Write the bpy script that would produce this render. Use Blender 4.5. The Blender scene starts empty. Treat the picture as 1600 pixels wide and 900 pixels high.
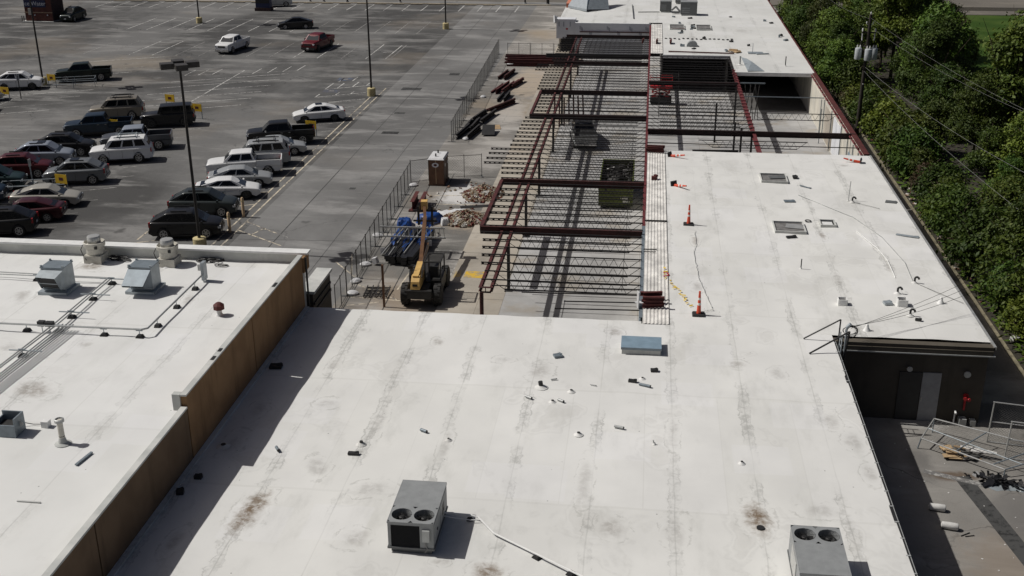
import bpy, bmesh, math, random
from math import radians as R, sin, cos, pi
from mathutils import Vector, Matrix
random.seed(7)
sc = bpy.context.scene
COL = sc.collection
# ------------------------------------------------------------------ camera, sky, sun, exposure
def look_rot(pitch, yaw, roll):
    cp, sp, cy, sy, cr, sr = cos(pitch), sin(pitch), cos(yaw), sin(yaw), cos(roll), sin(roll)
    fw = Vector((-sy*cp, cy*cp, -sp)); rt = Vector((cy, sy, 0)); up = rt.cross(fw)
    r2 = cr*rt + sr*up; u2 = -sr*rt + cr*up
    return Matrix((r2, u2, -fw)).transposed()
cd = bpy.data.cameras.new("camera"); cam = bpy.data.objects.new("camera", cd); COL.objects.link(cam)
cd.sensor_width = 36; cd.lens = 36*1774.6/1600; cd.clip_end = 3000; cd.clip_start = .5
cam.matrix_world = Matrix.Translation((0, 0, 26.5)) @ look_rot(.38329, .119615, -.0050976).to_4x4()
sc.camera = cam
SUN = Vector((-.84, .05, 1)).normalized()           # towards the sun
EL = math.asin(SUN.z); AZ = math.atan2(SUN.x, SUN.y)
w = bpy.data.worlds.new("World"); sc.world = w; w.use_nodes = True
nt = w.node_tree; bg = nt.nodes['Background']
sk = nt.nodes.new('ShaderNodeTexSky'); sk.sky_type = 'NISHITA'; sk.sun_disc = False
sk.air_density = .4; sk.dust_density = 3.0; sk.ozone_density = .3; sk.sun_elevation = EL; sk.sun_rotation = AZ
nt.links.new(sk.outputs[0], bg.inputs[0]); bg.inputs[1].default_value = .065
sl = bpy.data.lights.new("sun", 'SUN'); sl.energy = 5.0; sl.angle = R(.5); sl.color = (1, .972, .93)
so = bpy.data.objects.new("sun", sl); COL.objects.link(so)
so.rotation_euler = SUN.to_track_quat('Z', 'Y').to_euler()
sc.view_settings.view_transform = 'Standard'; sc.view_settings.look = 'None'
sc.view_settings.exposure = -.60; sc.view_settings.gamma = 1
sc.cycles.max_bounces = 6; sc.cycles.transparent_max_bounces = 4

# ------------------------------------------------------------------ materials
MATS = {}
class NT:
    """small node-tree writer"""
    def __init__(s, name):
        s.m = bpy.data.materials.new(name); s.m.use_nodes = True; s.t = s.m.node_tree
        s.b = s.t.nodes['Principled BSDF']; s.pos = None
    def n(s, typ, **kw):
        x = s.t.nodes.new(typ)
        for k, v in kw.items(): setattr(x, k, v)
        return x
    def inp(s, sock, v):
        if hasattr(v, 'is_linked') or isinstance(v, bpy.types.NodeSocket): s.t.links.new(v, sock)
        elif v is not None:
            if isinstance(v, (tuple, list)) and len(v) == 3 and sock.type == 'RGBA': v = (*v, 1)
            sock.default_value = v
    def P(s):
        if s.pos is None: s.pos = s.n('ShaderNodeNewGeometry').outputs['Position']
        return s.pos
    def O(s): return s.n('ShaderNodeTexCoord').outputs['Object']
    def mapping(s, v, scale=(1, 1, 1), rot=(0, 0, 0), loc=(0, 0, 0)):
        x = s.n('ShaderNodeMapping'); s.inp(x.inputs[0], v)
        x.inputs['Scale'].default_value = scale; x.inputs['Rotation'].default_value = rot; x.inputs['Location'].default_value = loc
        return x.outputs[0]
    def noise(s, v, scale, detail=4, rough=.55, dist=0):
        x = s.n('ShaderNodeTexNoise'); s.inp(x.inputs['Vector'], v); x.inputs['Scale'].default_value = scale
        x.inputs['Detail'].default_value = detail; x.inputs['Roughness'].default_value = rough; x.inputs['Distortion'].default_value = dist
        return x.outputs[0]
    def math(s, op, a, b=None, c=None, clamp=False):
        x = s.n('ShaderNodeMath', operation=op, use_clamp=clamp)
        for i, v in enumerate((a, b, c)):
            if v is not None: s.inp(x.inputs[i], v)
        return x.outputs[0]
    def ramp(s, f, lo, hi, a=0., b=1.):
        x = s.n('ShaderNodeMapRange', interpolation_type='SMOOTHSTEP'); s.inp(x.inputs[0], f)
        for i, v in enumerate((lo, hi, a, b)): x.inputs[i+1].default_value = v
        return x.outputs[0]
    def mix(s, f, a, b, mode='MIX'):
        x = s.n('ShaderNodeMix', data_type='RGBA', blend_type=mode)
        s.inp(x.inputs[0], f); s.inp(x.inputs[6], a); s.inp(x.inputs[7], b)
        return x.outputs[2]
    def bump(s, h, strength=.3, dist=.02):
        x = s.n('ShaderNodeBump'); s.inp(x.inputs['Height'], h); x.inputs['Strength'].default_value = strength; x.inputs['Distance'].default_value = dist
        s.t.links.new(x.outputs[0], s.b.inputs['Normal'])
    def out(s, col, rough=.8, metal=0., spec=None):
        s.inp(s.b.inputs['Base Color'], col); s.inp(s.b.inputs['Roughness'], rough); s.b.inputs['Metallic'].default_value = metal
        if spec is not None: s.b.inputs['Specular IOR Level'].default_value = spec
        MATS[s.m.name] = s.m
        return s.m
    def sep(s, v):
        x = s.n('ShaderNodeSeparateXYZ'); s.inp(x.inputs[0], v); return x.outputs

def plain(name, col, rough=.6, metal=0., var=.18, scale=3., spec=None, coat=0):
    """a colour with a little grain and dirt"""
    t = NT(name); o = t.P()
    a = t.noise(o, scale, 4); b = t.noise(o, scale*9, 3)
    f = t.math('ADD', t.math('MULTIPLY', a, .7), t.math('MULTIPLY', b, .3))
    c = t.mix(t.ramp(f, .3, .7), tuple(x*(1-var) for x in col), tuple(min(1, x*(1+var)) for x in col))
    if coat: t.b.inputs['Coat Weight'].default_value = coat; t.b.inputs['Coat Roughness'].default_value = .06
    return t.out(c, rough, metal, spec)

def paint(name, col, metal=0., rough=.38):
    t = NT(name); o = t.O()
    d = t.noise(o, 1.7, 4); z = t.sep(o)[2]
    dirt = t.math('MULTIPLY', t.ramp(z, .25, .75, 1, 0), t.ramp(d, .4, .75, .0, .14))
    c = t.mix(dirt, col, (.16, .15, .13))
    t.b.inputs['Coat Weight'].default_value = .3; t.b.inputs['Coat Roughness'].default_value = .08
    return t.out(c, rough, metal, .25)

# --- white membrane roof: sheets with seams, repairs, ponding rings and rust stains
STAINS_N = [  # x, y, rx, ry, rot, rust
    (-13.4, 33.2, .62, 1.9, -.08, 1.), (4.42, 34.7, .62, 1.35, .05, 1.), (-4.5, 30.6, .7, .7, 0, .9),
    (-9.3, 31.9, .6, .65, 0, .2), (-.6, 33.6, .6, .75, .1, .3), (-4.2, 45.6, .6, 1.0, -.2, .15), (-9.45, 35.1, .9, .6, .2, .05),
    (-9.3, 48.1, .35, .5, .2, .4), (-13.2, 49.1, .4, .35, 0, .15), (4.55, 47.2, .5, .5, .4, .3), (6.25, 46.4, .4, .8, 0, .05),
    (8.7, 40.6, .45, 1., 0, .1), (6.8, 35.4, .9, .5, .2, .05), (8.05, 42.2, .4, .9, 0, .05), (10.72, 65.5, .28, .9, 0, .6),
    (3.2, 63.8, .3, .9, 0, .5), (14.3, 81.2, .4, .4, 0, .4), (-1.05, 50.2, .45, .5, 0, .35), (-15.4, 31, .35, .9, -.1, .2), (-15.7, 37.8, .5, 1.1, -.1, .1),
    (-15.6, 40.6, .4, .9, 0, .1), (-10.35, 40., .35, 2.2, 0, .05), (-12.9, 41.5, .6, .5, 0, .05), (1.6, 33.6, .5, 1.2, 0, .05),(-1.7,36.5,.35,2.,0,.05),(-6.0,46.5,.5,.4,.3,.1),(-7.3,38.6,.3,1.3,0,.1),(1.6,40.5,.3,1.4,0,.05),(-13.6,45.2,.3,1.,0,.1),(3.1,56.5,.4,.8,0,.25),(10.6,58,.25,1.8,0,.1),(13.65,61,.25,1.6,0,.1),(-11.9,36.4,.5,.9,.3,.1),(8.9,38.2,.35,.8,0,.15),(-6.2,31,.35,.25,0,.3)]
STAINS_L = [(-23.4, 37.4, .8, 1.1, .9, .55), (-20.9, 47.0, .35, 1.1, .2, .3), (-27.4, 50.6, 1., .6, 0, .7), (-23.4, 41.6, .5, .4, 0, .2), (-26.4, 41., .7, .5, 0, .1), (-28.9, 46.6, .5, .9, .4, .25)]
def roof_mat(name, base, stains, seams, pitch, sx0, grime=1.):
    t = NT(name); p = t.P(); X, Y, Z = t.sep(p)
    warp = t.noise(p, .55, 3)
    big = t.noise(p, .16, 5, .6); mid = t.noise(t.mapping(p, (1, .35, 1)), .9, 5, .65); fine = t.noise(p, 7, 5, .7)
    wob = t.math('MULTIPLY', t.math('SUBTRACT', t.noise(p, 1.25, 6, .72, .5), .5), 1.1)
    c = t.mix(t.ramp(big, .32, .68), tuple(x*.93 for x in base), tuple(min(.9, x*1.035) for x in base))
    c = t.mix(t.math('MULTIPLY', t.ramp(mid, .50, .76), .36*grime), c, (.46, .46, .43))
    c = t.mix(t.math('MULTIPLY', t.ramp(fine, .6, .8), .10*grime), c, (.40, .40, .38))
    # sheet tints (each roll of membrane a touch different)
    br = t.n('ShaderNodeTexBrick'); t.inp(br.inputs['Vector'], t.mapping(p, (1/pitch, 1/9., 1), loc=(-sx0/pitch, .13, 0)))
    br.offset = .37; br.inputs['Scale'].default_value = 1; br.inputs['Brick Width'].default_value = 1; br.inputs['Row Height'].default_value = 1
    br.inputs['Color1'].default_value = (.965, .965, .955, 1); br.inputs['Color2'].default_value = (1, 1, 1, 1); br.inputs['Mortar'].default_value = (.93, .93, .92, 1)
    br.inputs['Mortar Size'].default_value = .009; br.inputs['Mortar Smooth'].default_value = .4
    c = t.mix(1., c, br.outputs[0], 'MULTIPLY')
    # repair runs along the seams
    u = t.math('ADD', t.math('DIVIDE', t.math('SUBTRACT', X, sx0), seams), t.math('MULTIPLY', t.math('SUBTRACT', warp, .5), .05))
    fr = t.math('ABSOLUTE', t.math('SUBTRACT', t.math('FRACT', t.math('ADD', u, .5)), .5))
    d = t.math('MULTIPLY', fr, seams)                        # metres from the seam
    along = t.noise(t.mapping(p, (.5, .28, 1)), 1.1, 4, .6)
    band = t.math('MULTIPLY', t.ramp(t.math('ADD', d, wob), .05, .30, 1, 0), t.ramp(along, .44, .60))
    blot = t.noise(p, 3.2, 5, .7, .6)
    c = t.mix(t.math('MULTIPLY', band, t.ramp(blot, .40, .62, .08, .62*grime)), c, (.33, .33, .31))
    edge = t.math('MULTIPLY', t.ramp(t.math('ABSOLUTE', t.math('SUBTRACT', t.math('ADD', d, t.math('MULTIPLY', wob, .6)), .2)), .0, .035, 1, 0), t.ramp(along, .46, .62))
    c = t.mix(t.math('MULTIPLY', edge, .45*grime), c, (.25, .25, .235))
    line = t.ramp(d, .012, .035, 1, 0)
    c = t.mix(t.math('MULTIPLY', line, t.ramp(along, .35, .65, .08, .42)), c, (.36, .36, .34))
    # ponding marks: contour lines of a slow noise, only here and there
    pond = t.noise(t.mapping(p, (1, .8, 1), loc=(7, 3, 0)), .42, 3, .5, .3)
    for lv in (.60, .655):
        c = t.mix(t.math('MULTIPLY', t.ramp(t.math('ABSOLUTE', t.math('SUBTRACT', pond, lv)), 0, .028, .17*grime, 0), t.ramp(fine, .3, .6, .2, 1)), c, (.40, .395, .37))
    c = t.mix(t.ramp(pond, .62, .72, 0, .20*grime), c, (.40, .385, .35))
    # patches of newer coating
    pa = t.n('ShaderNodeTexVoronoi', feature='F1', distance='CHEBYCHEV'); t.inp(pa.inputs['Vector'], p); pa.inputs['Scale'].default_value = .22
    c = t.mix(t.ramp(pa.outputs['Distance'], .23, .25, .16, 0), c, (.80, .80, .82))
    vor = t.n('ShaderNodeTexVoronoi'); t.inp(vor.inputs['Vector'], p); vor.inputs['Scale'].default_value = 1.1; vor.inputs['Randomness'].default_value = 1
    c = t.mix(t.ramp(vor.outputs['Distance'], .018, .04, .75, 0), c, (.12, .12, .11))
    # single stains with a ring at their edge
    for (x, y, rx, ry, rot, rust) in stains:
        dx = t.math('SUBTRACT', X, x); dy = t.math('SUBTRACT', Y, y)
        a = t.math('ADD', t.math('MULTIPLY', dx, cos(rot)/rx), t.math('MULTIPLY', dy, sin(rot)/rx))
        b = t.math('ADD', t.math('MULTIPLY', dx, -sin(rot)/ry), t.math('MULTIPLY', dy, cos(rot)/ry))
        q = t.math('ADD', t.math('SQRT', t.math('ADD', t.math('MULTIPLY', a, a), t.math('MULTIPLY', b, b))), t.math('MULTIPLY', wob, 1.5))
        ring = t.math('MULTIPLY', t.ramp(t.math('ABSOLUTE', t.math('SUBTRACT', q, 1.15)), .0, .12, .40, 0), t.ramp(t.noise(p, 1.5, 3, .6), .42, .60, .0, 1))
        c = t.mix(ring, c, (.33, .33, .30))
        core = t.math('MULTIPLY', t.ramp(q, .15, 1., 1, 0), t.ramp(blot, .3, .62, .25, 1))
        c = t.mix(t.math('MULTIPLY', core, .42+.55*rust), c, (.34-.17*rust, .33-.21*rust, .31-.235*rust))
    t.bump(t.math('ADD', t.math('MULTIPLY', mid, .6), t.math('MULTIPLY', fine, .2)), .25, .03)
    return t.out(c, .72, 0, .3)
roof_mat('roof_membrane', (.712, .708, .682), STAINS_N, 3.02, 3.02, 1.58)
roof_mat('roof_membrane_upper', (.71, .71, .69), STAINS_L, 4.4, 4.4, -19.4, .6)
roof_mat('roof_membrane_far', (.66, .66, .64), [(5, 135, .8, 1.5, 0, .1), (11, 140, 1, 2, 0, .1), (-4, 150, 1, 1, 0, .1)], 4., 4., 1., .7)

def asphalt_mat(name, base, dark, light, tan=.0, cracks=.6, dust=()):
    t = NT(name); p = t.P()
    big = t.noise(t.mapping(p, (1, .55, 1), rot=(0, 0, .35)), .045, 6, .62, .4)
    mid = t.noise(t.mapping(p, (.5, 1.4, 1), rot=(0, 0, .3)), .22, 6, .66, .3)
    fine = t.noise(p, 2.4, 6, .7); grain = t.noise(p, 24, 3, .8)
    c = t.mix(t.ramp(big, .40, .60), dark, base)
    c = t.mix(t.math('MULTIPLY', t.ramp(mid, .46, .66), .85), c, light)
    c = t.mix(t.math('MULTIPLY', t.ramp(fine, .5, .78), .45), c, dark)
    c = t.mix(t.math('MULTIPLY', t.ramp(grain, .35, .7), .25), c, light)
    if tan:
        ta = t.noise(t.mapping(p, (1, 1, 1), loc=(3, 9, 0)), .055, 5, .6)
        c = t.mix(t.math('MULTIPLY', t.ramp(ta, .52, .70), tan), c, (.30, .25, .19) if tan > .6 else (.21, .18, .145))
    if dust:
        X, Y, Z = t.sep(p); dn = t.math('MULTIPLY', t.math('SUBTRACT', t.noise(p, .6, 6, .72), .5), 1.6)
        for (x, y, rx, ry, col, am) in dust:
            a = t.math('DIVIDE', t.math('SUBTRACT', X, x), rx); b = t.math('DIVIDE', t.math('SUBTRACT', Y, y), ry)
            r_ = t.math('ADD', t.math('SQRT', t.math('ADD', t.math('MULTIPLY', a, a), t.math('MULTIPLY', b, b))), dn)
            c = t.mix(t.ramp(r_, .35, 1.05, am, 0), c, col)
    oil = t.noise(t.mapping(p, (1, 1, 1), loc=(31, 7, 0)), .38, 3, .5)
    c = t.mix(t.ramp(oil, .68, .76, 0, .6), c, tuple(x*.45 for x in dark))
    v = t.n('ShaderNodeTexVoronoi', feature='DISTANCE_TO_EDGE')
    wv = t.n('ShaderNodeVectorMath', operation='ADD'); t.inp(wv.inputs[0], p)
    nz = t.n('ShaderNodeTexNoise'); t.inp(nz.inputs['Vector'], p); nz.inputs['Scale'].default_value = .5; nz.inputs['Detail'].default_value = 4
    sc_ = t.n('ShaderNodeVectorMath', operation='SCALE'); t.inp(sc_.inputs[0], nz.outputs[1]); sc_.inputs['Scale'].default_value = 3.
    t.inp(wv.inputs[1], sc_.outputs[0]); t.inp(v.inputs['Vector'], wv.outputs[0]); v.inputs['Scale'].default_value = .11
    c = t.mix(t.math('MULTIPLY', t.ramp(v.outputs['Distance'], .0, .009, cracks, 0), t.ramp(t.noise(p, .09, 3, .6), .48, .60)), c, (.018, .018, .018))
    t.bump(t.math('ADD', t.math('MULTIPLY', fine, .5), t.math('MULTIPLY', grain, .5)), .35, .01)
    return t.out(c, .9, 0, .25)
asphalt_mat('lot_asphalt', (.136, .134, .130), (.044, .043, .042), (.232, .227, .217), .45, .6, [(-64, 134, 9, 6, (.25, .215, .17), .6), (-53, 103, 9, 2.2, (.05, .05, .05), .5), (-34, 119, 7, 6, (.055, .055, .055), .6), (-47.8, 122, 7, 6, (.06, .06, .06), .45), (-30.5, 80, 1.8, 9, (.06, .058, .056), .5), (-60, 164, 20, 4, (.055, .055, .055), .45), (-50, 144, 16, 3.5, (.06, .06, .06), .35)])
asphalt_mat('lane_asphalt', (.20, .198, .192), (.11, .108, .105), (.275, .27, .26), .2, .35)
asphalt_mat('apron_concrete', (.24, .225, .205), (.12, .115, .105), (.42, .40, .37), .9, .35, [(-14, 84.2, 2.3, 3.2, (.62, .61, .59), .9), (-13, 78, 2.6, 3., (.38, .31, .23), .8), (-13.3, 128, 2.6, 11, (.42, .35, .27), .8), (-13.6, 112, 2., 8, (.46, .43, .39), .7), (-13.8, 95, 2.4, 5, (.44, .42, .39), .5), (-14, 63, 3, 3.5, (.27, .215, .16), .75), (-13.5, 70.5, 1.6, 2.2, (.07, .068, .065), .7)])
asphalt_mat('alley_asphalt', (.25, .238, .218), (.125, .118, .108), (.37, .35, .32), .6, .55, [(13.9, 45.3, 1.6, .5, (.10, .065, .04), .8), (14.5, 38, 2., 4, (.23, .19, .15), .7), (13.6, 50, 1.5, .7, (.36, .35, .33), .7), (16, 42, 1.5, 3, (.12, .115, .11), .6), (12.9, 46, .8, 2., (.10, .095, .09), .6)])
asphalt_mat('street_asphalt', (.16, .145, .125), (.12, .11, .095), (.20, .18, .15), .3, .2)

def concrete_mat(name, base, pitch, tint=(.30, .25, .18)):
    t = NT(name); p = t.P()
    big = t.noise(p, .13, 6, .65, .3); mid = t.noise(p, .9, 6, .7); fine = t.noise(p, 9, 4, .7)
    c = t.mix(t.ramp(big, .35, .65), tuple(x*.78 for x in base), tuple(x*1.14 for x in base))
    c = t.mix(t.math('MULTIPLY', t.ramp(mid, .5, .75), .45), c, tuple(x*.55 for x in base))
    c = t.mix(t.math('MULTIPLY', t.ramp(t.noise(p, .28, 4, .6), .52, .68), .5), c, tint)
    c = t.mix(t.math('MULTIPLY', t.ramp(fine, .5, .8), .3), c, tuple(x*.7 for x in base))
    br = t.n('ShaderNodeTexBrick'); t.inp(br.inputs['Vector'], p); br.offset = 0
    br.inputs['Scale'].default_value = 1; br.inputs['Brick Width'].default_value = pitch; br.inputs['Row Height'].default_value = pitch
    br.inputs['Color1'].default_value = (1, 1, 1, 1); br.inputs['Color2'].default_value = (.93, .93, .93, 1); br.inputs['Mortar'].default_value = (.5, .48, .45, 1)
    br.inputs['Mortar Size'].default_value = .012
    c = t.mix(1., c, br.outputs[0], 'MULTIPLY')
    t.bump(fine, .2, .01)
    return t.out(c, .88, 0, .3)
concrete_mat('slab_concrete', (.40, .395, .385), 4.9)
concrete_mat('walk_concrete', (.40, .362, .305), 3.2, (.37, .31, .235))
def wall_mat(name, a, b, streak=.5, scale=1.):
    t = NT(name); p = t.P()
    n1 = t.noise(t.mapping(p, (1, 1, .12)), 1.6*scale, 5, .7); n2 = t.noise(p, .6*scale, 4); n3 = t.noise(p, 16, 3)
    c = t.mix(t.ramp(n2, .35, .65), a, b)
    c = t.mix(t.math('MULTIPLY', t.ramp(n1, .5, .8), streak), c, tuple(x*.45 for x in a))
    t.bump(n3, .25, .01)
    return t.out(c, .9, 0, .25)
wall_mat('brown_stucco', (.22, .13, .066), (.275, .165, .085), .6)
wall_mat('dark_brown_stucco', (.085, .074, .058), (.105, .092, .073), .3)
wall_mat('taupe_stucco', (.12, .08, .05), (.155, .105, .066), .6)
wall_mat('stained_plaster', (.52, .50, .44), (.62, .585, .50), .75)
wall_mat('tyvek_grey', (.60, .615, .64), (.68, .69, .71), .12)
wall_mat('parapet_grey', (.44, .45, .43), (.58, .58, .55), .3)
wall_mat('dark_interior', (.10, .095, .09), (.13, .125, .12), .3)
def worn_paint(name, col, under, wear):  # marking paint worn through in patches to the colour beneath
    t = NT(name); p = t.P()
    n = t.noise(p, 2.6, 6, .75); m = t.noise(p, .16, 3)
    f = t.ramp(t.math('ADD', n, t.math('MULTIPLY', m, .4)), .70-wear*.3, .86-wear*.3)
    return t.out(t.mix(f, col, under), .85, 0, .2)
worn_paint('line_white', (.62, .61, .58), (.17, .165, .16), .16)
worn_paint('line_faded', (.42, .41, .385), (.16, .155, .15), .40)
worn_paint('line_cream', (.60, .53, .41), (.16, .15, .14), .22)
worn_paint('line_blue', (.09, .14, .24), (.10, .10, .11), .5)
worn_paint('line_yellow', (.62, .40, .05), (.33, .28, .2), .25)
worn_paint('patch_dark', (.030, .030, .030), (.07, .07, .068), .4)

plain('kerb_concrete', (.42, .36, .26), .85, var=.25)
plain('white_metal', (.74, .74, .72), .5, var=.08)
plain('galvanised', (.36, .40, .42), .45, .35, .15)
plain('galv_dark', (.20, .235, .26), .5, .3, .15)
plain('rtu_grey', (.275, .285, .285), .55, .1, .10)
plain('rtu_grey_dark', (.13, .135, .135), .6, .1, .15)
plain('coil_black', (.02, .02, .021), .7, 0, .3, 30)
plain('black_rubber', (.018, .018, .018), .8, 0, .3)
plain('aluminium', (.52, .52, .50), .4, .5, .15)
plain('pipe_grey', (.42, .43, .42), .5, .3, .12)
plain('fan_cream', (.52, .50, .44), .6, .1, .18)
plain('rust_red', (.085, .018, .015), .75, 0, .35)
plain('primer_red', (.075, .016, .015), .7, 0, .45, 2.)
plain('primer_bright', (.125, .024, .026), .65, 0, .35, 2.)
plain('joist_steel', (.022, .019, .018), .7, .1, .35, 1.5)
plain('beam_dark', (.052, .015, .013), .7, .1, .45, 1.2)
plain('beam_black', (.028, .014, .013), .7, .1, .4, 1.2)
plain('bottom_steel', (.028, .026, .026), .7, .1, .3)
plain('deck_metal', (.67, .65, .61), .6, .05, .30, 1.3)
plain('pole_bronze', (.030, .027, .024), .55, .2, .2)
plain('lamp_bronze', (.060, .055, .050), .5, .2, .15)
plain('base_yellow', (.50, .42, .22), .85, 0, .25)
plain('bollard_tan', (.50, .36, .22), .8, 0, .2)
plain('wood_pole', (.030, .024, .019), .9, 0, .4, 6)
plain('transformer_grey', (.46, .49, .50), .45, .1, .12)
plain('porcelain', (.70, .70, .68), .4)
plain('tan_machine', (.64, .41, .14), .5, 0, .15)
plain('boom_orange', (.13, .062, .026), .55, 0, .3)
plain('machine_black', (.022, .021, .020), .55, 0, .3)
plain('tyre', (.022, .021, .020), .85, 0, .3)
plain('rim_silver', (.50, .50, .50), .35, .7, .1)
plain('rim_dark', (.08, .08, .08), .4, .6, .1)
plain('glass_dark', (.006, .007, .009), .10, 0, .1, spec=.3)
plain('glass_windscreen', (.022, .028, .034), .08, 0, .1, spec=.6)
plain('trim_black', (.02, .02, .02), .6, 0, .2)
plain('chrome', (.62, .62, .62), .2, .9, .05)
plain('lamp_clear', (.60, .62, .64), .15, .1, .05)
plain('lamp_red', (.32, .012, .012), .25, 0, .1)
plain('amber', (.5, .16, .02), .3)
plain('plate_white', (.6, .6, .58), .5)
plain('tarp_blue', (.014, .06, .235), .45, 0, .3, 3.)
plain('tarp_black', (.014, .014, .016), .45, 0, .4, 3.)
plain('tarp_white', (.62, .62, .62), .6, 0, .12)
plain('potty_brown', (.15, .075, .040), .55, 0, .2, 2.)
plain('potty_dark', (.07, .035, .02), .6)
plain('bin_green', (.085, .105, .018), .6, 0, .25, 1.5)
plain('rubbish_dark', (.05, .048, .045), .8, 0, .7, 4)
plain('lumber', (.45, .32, .18), .85, 0, .25)
plain('cone_orange', (.62, .07, .025), .55, 0, .15)
plain('cone_band', (.72, .70, .66), .5)
plain('caution_yellow', (.75, .52, .05), .5)
plain('safety_yellow', (.66, .42, .02), .55, 0, .15)
plain('red_paint', (.42, .018, .022), .5, 0, .2)
plain('wire_black', (.02, .02, .02), .6)
plain('wire_grey', (.20, .20, .19), .6)
plain('sign_blue', (.014, .022, .075), .5, 0, .1)
plain('sign_white', (.68, .68, .70), .5, 0, .05)
plain('brick_red', (.115, .042, .032), .9, 0, .35, 2.)
plain('brick_band', (.32, .22, .15), .9)
plain('brick_dark', (.06, .035, .03), .9, 0, .3)
plain('slate_blue', (.050, .075, .105), .6, 0, .15)
plain('slate_lit', (.30, .33, .35), .6, 0, .12)
plain('terracotta', (.55, .20, .12), .85, 0, .1)
plain('door_grey', (.035, .034, .033), .6, 0, .15)
plain('door_light', (.34, .34, .34), .6, 0, .12)
plain('trunk_bark', (.085, .065, .045), .95, 0, .4, 5)
plain('paper_white', (.62, .61, .58), .8, 0, .15)
plain('cardboard', (.36, .25, .14), .85, 0, .2)
plain('curb_stone', (.20, .175, .115), .9, 0, .4, 3)
plain('skylight_blue', (.24, .33, .40), .3, .1, .12)
plain('hatch_inside', (.16, .155, .15), .8, 0, .4)
plain('lawn_soil', (.035, .030, .020), .95, 0, .4)

def rubble_mat():
    t = NT('rubble'); p = t.P()
    v = t.n('ShaderNodeTexVoronoi'); t.inp(v.inputs['Vector'], p); v.inputs['Scale'].default_value = 4.5
    h = t.sep(v.outputs['Color'])
    c = t.mix(t.ramp(h[0], .2, .6), (.15, .085, .05), (.33, .28, .21)); c = t.mix(t.ramp(h[1], .8, .86), c, (.50, .48, .44)); c = t.mix(t.ramp(h[2], .75, .8), c, (.13, .035, .03))
    t.out(c, .9, 0, .2)
rubble_mat()
def leaf_mat(name, a, b, c3):
    t = NT(name)
    oi = t.n('ShaderNodeObjectInfo'); rnd = oi.outputs['Random']
    g = t.n('ShaderNodeNewGeometry'); p = t.P()
    n = t.noise(p, .55, 3, .6); f = t.noise(p, 5, 2)
    c = t.mix(t.ramp(n, .35, .68), a, b)
    c = t.mix(t.ramp(f, .45, .75, 0, .8), c, c3)
    hs = t.n('ShaderNodeHueSaturation'); t.inp(hs.inputs['Color'], c)
    t.inp(hs.inputs['Hue'], t.math('ADD', t.math('MULTIPLY', t.math('FRACT', t.math('MULTIPLY', rnd, 7.3)), .05), .47)); t.inp(hs.inputs['Value'], t.math('ADD', t.math('MULTIPLY', rnd, 1.05), .45))
    t.out(hs.outputs[0], .6, 0, .25)
    t.b.inputs['Transmission Weight'].default_value = 0
    tr = t.n('ShaderNodeBsdfTranslucent'); t.inp(tr.inputs[0], hs.outputs[0])
    mx = t.n('ShaderNodeMixShader'); mx.inputs[0].default_value = .14
    t.t.links.new(t.b.outputs[0], mx.inputs[1]); t.t.links.new(tr.outputs[0], mx.inputs[2])
    t.t.links.new(mx.outputs[0], t.t.nodes['Material Output'].inputs[0])
leaf_mat('leaf', (.036, .070, .010), (.080, .122, .015), (.130, .165, .024))
leaf_mat('leaf_dry', (.075, .055, .028), (.045, .050, .018), (.10, .05, .03))
def grass_mat():
    t = NT('grass_field'); p = t.P()
    n = t.noise(p, .2, 5); f = t.noise(p, 6, 4)
    c = t.mix(t.ramp(n, .35, .65), (.034, .068, .012), (.060, .098, .020)); c = t.mix(t.ramp(f, .4, .8, 0, .5), c, (.03, .06, .012))
    t.out(c, .95, 0, .1)
grass_mat()

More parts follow.
